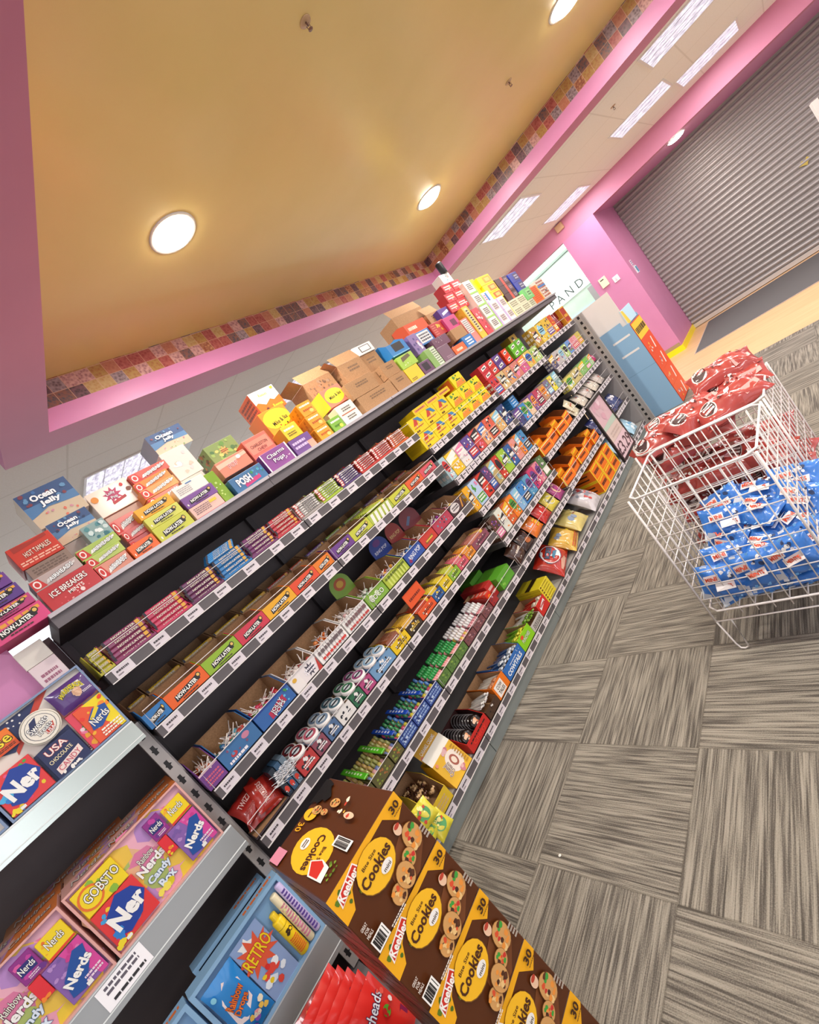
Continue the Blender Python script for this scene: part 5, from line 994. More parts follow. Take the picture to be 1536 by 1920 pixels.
for lv, (z0, nmz) in enumerate(((.7425, 'upper orange'), (.4435, 'lower orange'))):
    for j in range(5):
        y0 = 3.09+.19*j
        if lv == 0 and j == 4:
            for q in range(2): bag('cream and red wafer bag, %s on the upper orange shelf' % ('lower', 'upper')[q], 'waf', .15, .12, .04, '#ddd2b4', [('s', .2, .4, .8, .6, '#b83a2c', 1), ('b', .1, .1, .9, .9, ['#f0ecd8', '#c8b890'], 6)], -1.89, 3.95, z0+.05+.05*q, (.2, -.4, .1*q))
            continue
        tray('torn-open orange cup carton, %s on the %s shelf' % (('first', 'second', 'third', 'fourth', 'fifth')[j], nmz), -1.862-.008*(j % 2), y0, y0+.183, z0, .085+.02*(j % 2), .2, ORG, ORA, .16 if j % 2 else .12, M('#8a4a22')).rotation_euler = (0, 0, (-.12, .1, -.08, .13, .05)[j])
        if j % 2 == 0: carton('orange peanut cup pack on the %s shelf inside carton %s' % (nmz, ('first', '', 'third', '', 'fifth')[j]), -1.90, y0+.03, y0+.15, z0+.0035, z0+.125, .1, '#f08a1c', ORA)
rows([(3.08, 3.18, '#d85a8a', 'pink mini box'), ], .4435, .0001, 'x', depth=0)
# third bay fifth level and below: bags
z = .4335
bg = lambda *a, **k: bag(*a, **k)
bg('brown and white bar bag at left end of the bag shelf', 'b1', .15, .13, .05, '#4a2c20', [('q', [(.2, .2), (.4, .2), (.7, .9), (.5, .9)], '#efe6e0'), ('s', .3, .4, .8, .6, '#e8d8c8', 1)], -1.895, 2.16, z+.06, (.2, -.35, 0))
bg('dark chocolate bar bag heaped beside the brown and white one', 'b2', .15, .13, .05, '#3a2420', [('q', [(.1, .6), (.9, .7), (.9, .85), (.1, .75)], '#d8a890'), ('e', .5, .35, .2, .15, '#b8642c')], -1.895, 2.30, z+.06, (-.15, -.4, .1))
bg('orange sweet bag with white square on the bag shelf', 'b3', .16, .14, .05, '#ee7a1c', grid(.15, .45, .55, .85, '#d8d4dc', 3, 3)[:0] + [('r', .2, .5, .5, .8, '#d8d4dc'), ('s', .55, .2, .9, .7, '#f4c83c', 3)], -1.90, 2.47, z+.065, (.1, -.4, 0))
bg('bright red sweet bag with white script', 'b4', .17, .15, .055, '#cc2820', [('q', [(.3, .4), (.7, .55), (.7, .7), (.3, .55)], '#f4eae6'), ('b', .1, .1, .9, .35, ['#e88a9a', '#b81c1c'], 6)], -1.90, 2.64, z+.07, (0, -.4, .1))
bg('yellow sweet bag between the red and magenta ones', 'b5', .14, .13, .045, '#e6d24a', [('e', .5, .5, .3, .3, '#dcdccc'), ('s', .2, .4, .8, .6, '#6a6a3c', 1)], -1.90, 2.81, z+.06, (0, -.4, -.1))
bg('magenta sweet bag with pale swirl', 'b6', .15, .14, .05, '#a8367c', [('e', .5, .55, .3, .32, '#e8b8a0'), ('e', .5, .55, .16, .18, '#a8367c')], -1.90, 2.96, z+.065, (0, -.4, .1))
z = .1185
for j in range(6):
    put('candy_stick', 'yb', lambda: carton_mesh(.14, .018, .2, '#e2cf2a', [('e', .15, .5, .06, .3, '#5a3018'), ('s', .3, .3, .8, .7, '#7a5a1c', 1)], top=[('r', 0, .4, 1, .6, '#3a2c10')]), 'flat yellow carton in the stack on the lowest shelf', 'candy box', -1.96, 2.15, z+.0195*j+.0005, (0, 0, 0), 'flat yellow cartons stacked')
bg('large red bag with white oval badge on the lowest shelf', 'icee', .30, .21, .1, '#c02c1c', [('e', .5, .56, .36, .36, '#2a4a6a'), ('e', .5, .56, .34, .33, '#eef2f2'), ('t', .5, .64, .18, 'ICEE', '#2f5a78', {'w': .46, 'b': .04}), ('q', [(.3, .42), (.7, .38), (.62, .5), (.4, .5)], '#3f7fa0'), ('q', [(0, .1), (.4, .2), (.6, .12), (.6, .05), (.3, .05)], '#e4b09a')], -1.93, 2.45, z+.1, (.15, -.75, .1), seed=5)
bg('yellow sweet bag with grey rings, lower of the two', 'yl', .26, .2, .09, '#e2b44a', [('e', .25, .75, .08, .1, '#8a98b0'), ('e', .38, .7, .08, .1, '#8a98b0'), ('q', [(.1, .3), (.9, .4), (.9, .5), (.1, .4)], '#e8cc2c'), ('s', .1, .05, .95, .2, '#c85a3c', 2)], -1.93, 2.72, z+.09, (.1, -.8, .15), seed=6)
bg('pale yellow sweet bag with red ribbon print above the other', 'yl2', .27, .2, .09, '#dcc878', [('e', .3, .5, .1, .13, '#8a98b0'), ('e', .45, .45, .09, .12, '#8a98b0'), ('q', [(.3, .95), (.5, .95), (.8, .5), (.6, .5)], '#a86a5c'), ('b', .5, .5, .95, .95, ['#efe8b8', '#e8e08a'], 6)], -1.93, 2.95, z+.11, (-.1, -.8, .2), seed=7)
bg('white bag with red berries print on the lowest shelf', 'wr', .26, .24, .1, '#cfc8cc', [('b', .05, .1, .95, .95, ['#c84a44', '#e4dfe2', '#b82a2c', '#d88a84', '#8a8e9c'], 18, .1)], -1.93, 3.27, z+.11, (0, -.75, .1), seed=8)
for j in range(3):
    for q in range(2): carton('orange cup carton with yellow frame, %s of base stack, %s' % (('left', 'centre', 'right')[j], ('lower', 'upper')[q]), -1.862, 3.5+.185*j, 3.68+.185*j, z+.0005+.12*q, z+.12+.12*q, .24, ORG, ORA+[('r', .92, 0, 1, 1, '#f0c81e'), ('r', 0, 0, 1, .06, '#f0c81e')], [('r', 0, 0, 1, .1, '#f0c81e'), ('r', 0, .9, 1, 1, '#f0c81e'), ('r', .2, .3, .8, .4, '#5a2810'), ('r', .2, .6, .8, .7, '#5a2810')])
# fifth bay
rows([(4.09, 4.24, '#b8902c', 'old gold carton'), (4.245, 4.42, '#e2c048', 'yellow lettered carton'), (4.425, 4.6, '#dcb440', 'honey yellow carton'), (4.605, 4.7, '#cf4a34', 'red lettered carton')], 1.4205, .19, 'highest ticket shelf, fifth bay', depth=2)
for j in range(3):
    b = MB(); b.lathe((0, 0, 0), [(.018, 0), (.024, .003), (.024, .17), (.018, .173)], foil('#8c2430'), 14); b.art(lambda u, v, l: Vector(((.0242+l)*math.cos((u-.5)*2), (.0242+l)*math.sin((u-.5)*2), .03+v)), 1, .12, [('s', .3, .1, .7, .9, '#c8707a', 5)])
    tag(b.build('biscuit_roll', None, (-1.90, 4.73+.052*j, 1.4212), (0, -.1, 0)), 'dark red wrapped roll, %s of three beside the gold carton' % ('left', 'middle', 'right')[j], 'biscuit roll')
carton('dark red carton with gold lettering and gold end frame', -1.85, 4.90, 5.045, 1.4205, 1.60, .2, '#a83020', [('r', 0, 0, .08, 1, '#d8a030'), ('r', .92, 0, 1, 1, '#d8a030'), ('r', 0, 0, 1, .08, '#d8a030'), ('r', 0, .92, 1, 1, '#d8a030'), ('s', .2, .3, .8, .6, '#e0a838', 1)], [('r', 0, 0, 1, .08, '#d8a030'), ('s', .1, .4, .9, .6, '#e0a838', 1), ('r', .8, 0, 1, 1, '#d8902c')])
rows([(4.09, 4.21, '#5a5270', 'dark violet pack'), (4.213, 4.33, '#b8b0b0', 'silver grey pack'), (4.333, 4.46, '#c4bfb8', 'stone pack'), (4.463, 4.58, '#a8c470', 'pistachio pack'), (4.583, 4.7, '#6a94d0', 'blue pack'), (4.703, 4.9, '#dc9aa4', 'pink pack'), (4.903, 5.03, '#d8c458', 'yellow pack')], 1.1725, .13, 'pastel shelf, fifth bay', depth=2)
rows([(4.09, 4.28, '#cfc460', 'lemon lime tub'), (4.283, 4.5, '#c8b878', 'straw patterned tub'), (4.503, 4.68, '#8ab86a', 'leaf green tub'), (4.683, 4.82, '#7cc444', 'bright green tub'), (4.823, 4.92, '#a8cca0', 'mint tub')], .9325, .12, 'green-tub shelf, fifth bay', depth=2)
bg('magenta twist bag at far end of the green-tub shelf', 'mg', .1, .09, .04, '#c02c6a', [('e', .5, .5, .2, .2, '#e88ab0')], -1.89, 4.98, .985, (0, -.4, 0))
for j in range(4): bg('cream crumpled wafer bag, %s on shelf above the blue bags' % ('first', 'second', 'third', 'fourth')[j], 'cw%d' % (j % 2), .2, .15, .06, ('#d8cdbc', '#c8bcb4')[j % 2], [('b', .1, .1, .9, .9, ['#efe8dc', '#b86a5a', '#8a8a94', '#a8a090'], 10)], -1.90, 4.2+.2*j, .73+.075, (0, -.5, .1), seed=j)
for j in range(4): bg('navy and white biscuit bag, %s in the far bay' % ('first', 'second', 'third', 'fourth')[j], 'nb%d' % (j % 2), .2, .17, .07, ('#2a3068', '#3a4678')[j % 2], [('b', .1, .1, .9, .9, ['#e8e4e8', '#1c2250', '#c8c4d0'], 10, .13)], -1.91, 4.2+.21*j, .425+.085, (0, -.5, -.1), seed=j+4)
for j in range(3): bg('pale blue cracker bag, %s on the far lowest shelf' % ('left', 'middle', 'right')[j], 'pb%d' % (j % 2), .22, .22, .08, '#a8cfe4', [('b', .1, .1, .9, .9, ['#eef6fa', '#4a9ad0', '#d8ecf4'], 12, .13)], -1.92, 4.25+.25*j, z+.11, (0, -.6, .05), seed=j+9)
# ------------------------------------------------------------------ gift boxes on the nearest bay
def window_box(label, x, y0, y1, z0, z1, d, rim, inner, cat='gift box', top=(), front=(), tilt=0, frame=.006):
    r = thing('gift_box', label, cat, (x, (y0+y1)/2, z0), None, (0, tilt, 0)); w, h = y1-y0-.002, z1-z0; b = MB(); mr = M(rim, .4); mi = M(inner, .5)
    b.box(-d, -.018, -w/2, w/2, 0, h, mr, F=mi, K=mr)
    for q in ((-w/2, -w/2+frame, 0, h), (w/2-frame, w/2, 0, h), (-w/2+frame, w/2-frame, 0, frame), (-w/2+frame, w/2-frame, h-frame, h)): b.box(-.018, 0, q[0], q[1], q[2], q[3], mr)
    b.art(plane_fn((0, -w/2, h), YU, (-1, 0, 0)), w, d, top, 9); b.art(plane_fn((-.018, -w/2, 0), YU, ZU), w, h, front, 8, .0006)
    b.build('body', r); return r
def pack(label, x, y0, y1, z0, z1, d, col, art, tilt=0, name='sweet_pack', rough=.35, cat='sweet pack'):
    return put(name, ('pk', label), lambda: carton_mesh(y1-y0, z1-z0, d, col, art, rough=rough, seed=int(abs(y0)*100)), label, cat, x-d/2, (y0+y1)/2, z0, (0, tilt, 0))
splash = lambda a: [('b', .0, .0, 1, 1, a, 10, .15)]
zs = 1.3265; xg = -1.872
USA = [('q', [(0, 1), (.25, 1), (0, .75)], '#c8402c'), ('q', [(.2, 1), (.5, 1), (.0, .45), (0, .7)], '#efe6dc'), ('q', [(.35, .9), (.75, 1), (.3, .55)], '#c8402c'), ('q', [(0, .45), (.7, .1), (.7, .0), (0, .2)], '#c8402c'), ('q', [(.1, .75), (.3, .95), (.62, .96), (.3, .6)], '#26305c'),
       ('b', .12, .72, .6, .98, ['#f2eee8'], 16, .05), ('q', [(.35, .42), (.66, .48), (.66, .02), (.35, .02)], '#232c58'), ('b', .36, .0, .7, .12, ['#f2eee8'], 16, .09)]
window_box('stars and stripes sweets gift box, nearest the slotted upright', xg+.008, -.228, .118, zs, 1.576, .09, '#7f93b4', '#e6dcd2', front=USA, top=[('b', .1, .1, .9, .9, ['#c8402c', '#f2eee8', '#26305c'], 10)])
fx = xg-.001
def P2(label, y0, y1, z0, z1, col, art, layer=0, rough=.35, d=None): return pack(label, xg+.006-.004+.004*layer, y0, y1, z0, z1, .011, col, art, rough=rough)
bag('purple sour sweets bag with yellow lettering in the stars box', 'wh', .118, .085, .022, '#55307a', [('q', [(0, 0), (1, 0), (1, .28), (0, .36)], '#7a3a34'), ('q', [(.22, .62), (.36, .86), (.78, .82), (.82, .5), (.5, .62)], '#f0ead8'), ('t', .5, .76, .2, 'WARHEADS', '#d8c81e', {'w': .6, 'a': 2, 'arc': .3, 'o': '#2a1c10', 'b': .03}), ('b', .42, .3, .62, .6, ['#e8c0a0', '#d8a888'], 4, .5), ('s', .68, .3, .92, .4, '#e8dce8', 2)], xg+.004, .061, zs+.183, (0, 0, .0), seed=2, nu=12, nv=10)
P2('yellow and red tangy pack with blue logo in the stars box', .024, .113, zs+.008, zs+.135, '#e8542c', [('q', [(.3, 1), (1, 1), (1, .55), (.75, .4), (.6, .8)], '#f2d81e'), ('q', [(.55, .35), (1, .6), (1, 0), (.8, 0)], '#f2d81e'), ('b', .0, .0, .4, .9, ['#f0b02c', '#e83a2c', '#f4d04a'], 9, .16), ('b', .6, .65, 1, 1, ['#f08a2c', '#e8401c'], 5, .2), ('q', [(.12, .35), (.2, .62), (.5, .8), (.88, .72), (.82, .46), (.4, .3)], '#1f4f9c'), ('q', [(.25, .62), (.62, .82), (.66, .72), (.3, .55)], '#e8d02c'), ('t', .5, .53, .2, 'Nerds', '#f6f4ee', {'w': .6, 'a': 8, 'o': '#16305c', 'ob': .05}), ('s', .25, .04, .95, .26, '#f6f0e0', 3)], 1)
P2('pink fruity flat pack half hidden in the stars box', .004, .06, zs+.006, zs+.14, '#e0445a', [('b', .1, .0, 1, .6, ['#e8a02c', '#e87a9c', '#5a8a4a', '#f0d0d8'], 12, .18)], 0)
for lab, y0, y1, z0, z1, c, art in (('round cream sweets badge with navy lettering on the stars box', -.095, .0, zs+.115, zs+.21, None, None),):
    b = MB(); f = plane_fn((0, -.05, -.05), YU, ZU); b.lathe((0, 0, 0), [(.05, -.001), (.05, .001)], M('#efe8da', .4), 36, 'x')
    b.art(lambda u, v, l: Vector((.0012+l, u-.05, v-.05)), .1, .1, [('e', .5, .5, .47, .47, '#8a8478'), ('e', .5, .5, .455, .455, '#efe8da'), ('e', .5, .5, .38, .38, '#4a4a5c'), ('e', .5, .5, .365, .365, '#efe8da'), ('q', [(.2, .45), (.35, .78), (.55, .84), (.4, .5)], '#26305c'), ('q', [(.5, .2), (.75, .3), (.8, .45), (.55, .35)], '#c8402c'), ('t', .48, .6, .2, 'Sweets', '#f6f4ee', {'w': .56, 'a': 12, 'o': '#1c2448', 'ob': .06}), ('t', .52, .4, .16, 'Treats', '#f6f4ee', {'w': .46, 'a': 12, 'o': '#1c2448', 'ob': .06}), ('t', .64, .27, .12, 'USA', '#f6f0ee', {'w': .24, 'a': 12, 'o': '#c8402c', 'ob': .06})])
    tag(b.build('badge', None, (xg+.0125, -.047, zs+.163)), lab, 'badge')
b = MB(); b.box(-.001, .001, -.047, .047, -.05, .05, M('#232c58', .4)); b.art(plane_fn((.001, -.047, -.05), YU, ZU), .094, .1, [('t', .45, .82, .2, 'USA', '#f2e8e0', {'w': .6, 'a': 4, 'o': '#c8504a', 'ob': .05}), ('t', .42, .56, .12, 'CHOCOLATE', '#efe2b8', {'w': .7, 'a': 6}), ('q', [(.1, .08), (.1, .3), (.9, .48), (.9, .26)], '#f0dcd4'), ('t', .5, .28, .17, 'CANDY', '#c85a6a', {'w': .7, 'a': 10, 'o': '#f6e8e4', 'ob': .04}), ('b', .0, .0, 1, .1, ['#f2eee8'], 9, .4)])
tag(b.build('badge', None, (xg+.0115, -.05, zs+.056)), 'navy panel with red and white candy lettering on stars box', 'badge')
NE = [('b', .0, .0, 1, .5, ['#e8406a', '#3fa0d8', '#e8c82c', '#d82c50'], 8, .13), ('b', .0, .6, 1, 1, ['#3fa0d8', '#4aa84a', '#e8588a', '#f0c82c'], 8, .12), ('q', [(.12, .25), (.2, .75), (.55, .98), (.85, .85), (1, .55), (.7, .2), (.35, .1)], '#1c3f9c'), ('b', .05, .1, .3, .6, ['#2f80d0', '#4ab0e0', '#5ab04a'], 5, .3), ('t', .55, .53, .42, 'Ner', '#f6f4f0', {'w': .78, 'a': 6, 'o': '#142a6c', 'ob': .05, 'b': .05}), ('b', .0, .0, .3, .14, ['#f0d82c'], 4, .5), ('r', .2, .03, .32, .1, '#f2efe6')]
P2('large red and blue tangy pack, lower left in stars box', -.218, -.108, zs+.008, zs+.125, '#e23a3c', NE, 1)
P2('orange peanut butter cup pack with yellow script in stars box', -.225, -.102, zs+.165, zs+.225, '#f07a1c', [('r', 0, 0, 1, .3, '#d8501c'), ('t', .55, .55, .5, 'Reese', '#f6dc2c', {'w': .8, 'a': 4, 'o': '#4a2210', 'ob': .05}), ('s', .5, .1, .95, .25, '#5a2a14', 2)], 0)
# second stars box further left mostly outside
window_box('second stars and stripes gift box cut by left photo edge', xg+.008, -.59, -.236, zs, 1.576, .09, '#7f93b4', '#e6dcd2', front=USA)
# tangy candy gift boxes, middle shelf
zs = .8395
CB = [('b', 0, 0, 1, 1, ['#e8a0b4', '#b88ac8', '#e8c04a', '#d87aa0', '#e0b088', '#a8b868'], 60, .16), ('q', [(.3, .55), (.62, .55), (.75, .0), (.4, .05)], '#e8c83c'), ('q', [(.36, 1), (.62, 1), (.66, .6), (.36, .6)], '#ecaec0')]
TOPA = [('b', 0, 0, 1, 1, ['#d8743c', '#b88ab8', '#c86a8a', '#d8a04a'], 14, .2), ('q', [(.62, 0), (1, 0), (1, 1), (.7, 1)], '#d8783a'), ('t', .2, .45, .42, 'Nerds', '#d8ccc6', {'w': .24, 'o': '#3a2a34', 'ob': .03}), ('t', .5, .45, .42, 'Nerds', '#d8ccc6', {'w': .22, 'o': '#3a2a34', 'ob': .03}), ('t', .81, .45, .4, 'CandyBox', '#d8ccc6', {'w': .3, 'o': '#3a2a34', 'ob': .03})]
TILT = -.04
def candybox(y0, which):
    y1 = y0+.362; X = -1.855
    window_box('pink patterned tangy candy gift box, %s' % which, X, y0, y1, zs, 1.078, .115, '#e0a8a0', '#d8a8c0', front=CB, top=TOPA)
    def Q(lab, a, b_, c, d, col, art): return pack(lab+', %s' % which, X-.004, y0+a*.362, y0+c*.362, zs+b_*.238, zs+d*.238, .012, col, art)
    Q('yellow gobstopper pack', .035, .60, .36, .94, '#f2d41e', [('b', 0, 0, 1, 1, ['#8ab83c', '#f0e05a', '#e8a02c', '#f2d41e'], 9, .13), ('e', .28, .5, .27, .42, '#e8742c'), ('e', .28, .5, .22, .34, '#f2d41e'), ('t', .56, .56, .34, 'GOBSTO', '#f6f2e6', {'w': .82, 'a': 3, 'o': '#2a2018', 'ob': .06})])
    Q('red and blue tangy pack', .035, .06, .375, .585, '#e03a3c', NE)
    Q('square magenta tangy pack', .62, .62, .755, .9, '#8f2f86', [('b', 0, 0, 1, 1, ['#c0409c', '#6a2f86', '#d85aa0'], 8, .16), ('q', [(.1, .35), (.2, .75), (.9, .7), (.85, .3)], '#2a2c74'), ('t', .5, .55, .26, 'Nerds', '#f6f4f0', {'w': .7, 'o': '#1c2050', 'ob': .06}), ('s', .3, .08, .8, .24, '#e8d0e4', 2)])
    Q('yellow tangy pack', .775, .60, .96, .86, '#f2d41e', [('b', 0, 0, .3, 1, ['#e8742c', '#f0b02c'], 4, .2), ('t', .5, .6, .36, 'Nerds', '#f4f0e4', {'w': .62, 'o': '#4a2c14', 'ob': .05}), ('q', [(0, 0), (1, .05), (1, .14), (0, .12)], '#e0402c')])
    Q('large purple and pink tangy pack', .705, .07, .965, .585, '#8a62ac', [('q', [(.45, 1), (1, 1), (1, 0), (.8, 0)], '#d84a9c'), ('b', 0, .3, .5, 1, ['#a07cc0', '#7a5aa4', '#b48ac8'], 8, .12), ('b', .5, .6, 1, 1, ['#e07ab4', '#c83a8c'], 6, .15), ('q', [(.1, .12), (.18, .5), (.7, .86), (.95, .8), (.8, .4), (.4, .05)], '#1f4f9c'), ('t', .52, .46, .22, 'Nerds', '#f6f4f0', {'w': .8, 'a': 20, 'o': '#16305c', 'ob': .05, 'b': .04}), ('s', .5, .1, .95, .26, '#f0d8e8', 2), ('r', .45, .03, .6, .12, '#f0eee8')])
    Q('thin red tangy pack seen edgeways', .62, .35, .7, .6, '#e0303a', [('b', .0, .0, 1, .4, ['#f08a2c', '#e8c82c'], 5, .2)])
    b = MB(); f = plane_fn((0, 0, 0), YU, ZU); b.art(f, .362, .238, [('t', .51, .60, .085, 'Rainbow', '#e8e4d8', {'w': .13, 'a': 4, 'o': '#3a2a34', 'ob': .05}), ('t', .51, .49, .12, 'Nerds', '#f6f4f0', {'w': .23, 'a': 4, 'o': '#2a2228', 'ob': .06, 'b': .04}), ('t', .51, .32, .12, 'Candy', '#dfeaf6', {'w': .2, 'a': 5, 'o': '#2f5a94', 'ob': .07, 'b': .04}), ('t', .52, .19, .12, 'Box', '#dfeaf6', {'w': .13, 'a': 5, 'o': '#2f5a94', 'ob': .07, 'b': .04}), ('b', .38, .04, .6, .14, ['#d8c81e', '#f0e05a'], 5, .4)])
    tag(b.build('badge', None, (X-.0145, y0+.0, zs)), 'white and blue lettering on pink box front, %s' % which, 'badge')
candybox(-.269, 'front one on the middle silver shelf')
candybox(-.64, 'left one cut by the photo edge')
window_box('pink and orange candy gift box lying behind the front one', -1.975, -.265, .097, zs, 1.074, .115, '#d8a088', '#c890a8', top=TOPA)
window_box('pink and orange candy gift box behind, further left', -1.975, -.64, -.272, zs, 1.074, .115, '#d8a088', '#c890a8', top=TOPA)
window_box('rearmost orange edged candy gift box on middle silver shelf', -2.095, -.44, -.075, zs, 1.07, .115, '#c98a60', '#c890a8', top=TOPA)
# retro sweets boxes, lower shelf
zs = .3365; X = -1.855
BL = '#8fb8dc'
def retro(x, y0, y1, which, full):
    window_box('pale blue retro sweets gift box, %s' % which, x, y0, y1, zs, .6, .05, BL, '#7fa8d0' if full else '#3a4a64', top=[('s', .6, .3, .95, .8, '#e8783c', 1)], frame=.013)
    h = .264; w = y1-y0
    if full:
        b = MB(); b.box(-.002, .0, 0, .105, 0, .225, M('#8fa8d4', .4)); f = plane_fn((0, 0, 0), YU, ZU)
        b.art(f, .105, .225, [('star', .38, .86, .12, '#f2f2f0', 5), ('star', .2, .6, .05, '#f2f2f0', 4), ('star', .48, .66, .3, '#e05a3c', 11), ('t', .5, .68, .2, 'RETRO', '#f0d41e', {'w': .9, 'a': 6, 'o': '#c8382c', 'ob': .05}), ('b', .1, .05, .95, .42, ['#eef2f4', '#f0d02c', '#e8f0f8', '#e04a3c', '#dfe8f2'], 12, .14), ('e', .42, .42, .07, .04, '#d8302c')])
        tag(b.build('badge', None, (x-.002, y0+.128, zs+.01)), 'lilac retro panel with star and yellow lettering, %s' % which.split(' ')[0], 'badge')
    else:
        for j, (yy, zz, c) in enumerate(((.3, .19, '#e08ab0'), (.26, .13, '#e8a05a'), (.2, .09, '#7a4a3c'))):
            pack('dim sweet tube inside the rear retro box, %s' % ('right', 'middle', 'left')[j], x-.004, y0+yy-.02, y0+yy+.02, zs+.03, zs+.05+zz, .012, c, [('s', .1, .2, .9, .8, '#f0e8e0', 4)])
retro(X, -.236, .119, 'front one on the lowest silver edged shelf', True)
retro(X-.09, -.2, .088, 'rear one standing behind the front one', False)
retro(X, -.60, -.242, 'left one outside the photo edge', True)
def tube_pack(label, y, z0, z1, r, c, art, cap=None):
    b = MB(); h = z1-z0; b.lathe((0, 0, 0), [(r*.8, 0), (r, .004), (r, h-.004), (r*.8, h)], M(c, .3), 18)
    b.art(lambda u, v, l: Vector(((r+l)*math.cos((u/(2*r)-.5)*2.6), (r+l)*math.sin((u/(2*r)-.5)*2.6), v)), 2*r, h, art, 3)
    if cap: b.lathe((0, 0, h-.03), [(r*1.02, 0), (r*.8, .02), (r*.62, .03), (r*.6, .052), (r*.5, .054)], M(cap, .3), 18)
    return tag(b.build('sweet_tube', None, (X-.004, y, z0)), label, 'sweet tube')
tube_pack('tall lilac sweet tube at right of the front retro box', .097, zs+.018, .575, .0125, '#cfc0ea', [('t', .5, .3, .3, 'PARMA VIOLETS', '#6a3aa0', {'a': 90}), ] and [('t', .5, .68, .8, 'GIANT', '#4a3a9c', {'a': 90, 'w': 1.6}), ('t', .5, .42, .8, 'PARMA', '#a03a7c', {'a': 90, 'w': 1.8}), ('t', .5, .16, .8, 'VIOLETS', '#4a3a9c', {'a': 90, 'w': 2.2})][:0]+[('s', .25, .05, .75, .9, '#5a3a9c', 14)])
tube_pack('pastel pink and yellow sweet tube in the retro box', .068, zs+.018, .565, .013, '#e8dcb8', [('s', .2, .1, .8, .8, '#d87a9c', 12), ('b', .1, .1, .9, .9, ['#e8a0c0', '#f0e8a0'], 8, .3)])
tube_pack('fat yellow sherbet tube with red script in the retro box', .033, zs+.018, .505, .0195, '#f0cc1e', [('s', .2, .1, .8, .5, '#e04a2c', 8), ('b', .2, .6, .8, .7, ['#3a2a18'], 3, .5)], '#e8c41a')
bag('bright blue sweet bag with orange bubble lettering in retro box', 'rbow', .108, .215, .03, '#2a86d0', [('q', [(.15, .3), (.2, .7), (.5, .9), (.85, .75), (.8, .4), (.4, .25)], '#efe0e0'), ('t', .5, .62, .12, 'Rainbow', '#e87a2c', {'w': .6, 'a': 20, 'o': '#b8401c', 'ob': .05}), ('t', .52, .47, .12, 'Drops', '#e87a2c', {'w': .5, 'a': 20, 'o': '#b8401c', 'ob': .05}), ('b', .3, .05, .95, .3, ['#f0c85a', '#e8a0a0', '#e8e0c8', '#8a5ac0'], 9, .2), ('e', .15, .85, .07, .04, '#8ad0e8')], X+.004, -.163, zs+.128, (0, 0, 0), seed=12, nu=12, nv=16)
# red taffy bags below
for j in range(5):
    bag('shiny red taffy bag upright at the cookie stack, %s' % ('first', 'second', 'third', 'fourth', 'fifth')[j], 'rt%d' % (j % 2), .15, .19, .035, '#d82a24', [('t', .5, .74, .16, 'Airheads', '#e8e4ec', {'w': .72, 'a': 8, 'o': '#1c1c4c', 'ob': .05}), ('q', [(.5, .1), (.95, .2), (.95, .35), (.5, .25)], '#8a1c4a'), ('e', .7, .55, .09, .07, '#5aa02c'), ('b', .6, .4, .95, .9, ['#e8584a', '#b81c1c', '#f0e0dc'], 6, .13)], -1.52-.045*j, .03-.012*j, .22+.004*j, (0, -.25, .25), seed=20+j, nu=12, nv=12)
for j in range(2):
    bag('dim white lettered red bag %s behind the shiny taffy bags' % ('left', 'right')[j], 'dr%d' % j, .2, .2, .05, '#a8241e', [('t', .5, .6, .3, 'Twizzlers', '#e0dce0', {'w': .8, 'a': 10}), ('b', .3, .7, .8, 1, ['#d8702c', '#8ab03c'], 4, .2)], -1.74, -.22+.16*j, .215, (0, -.2, 0), seed=30+j)

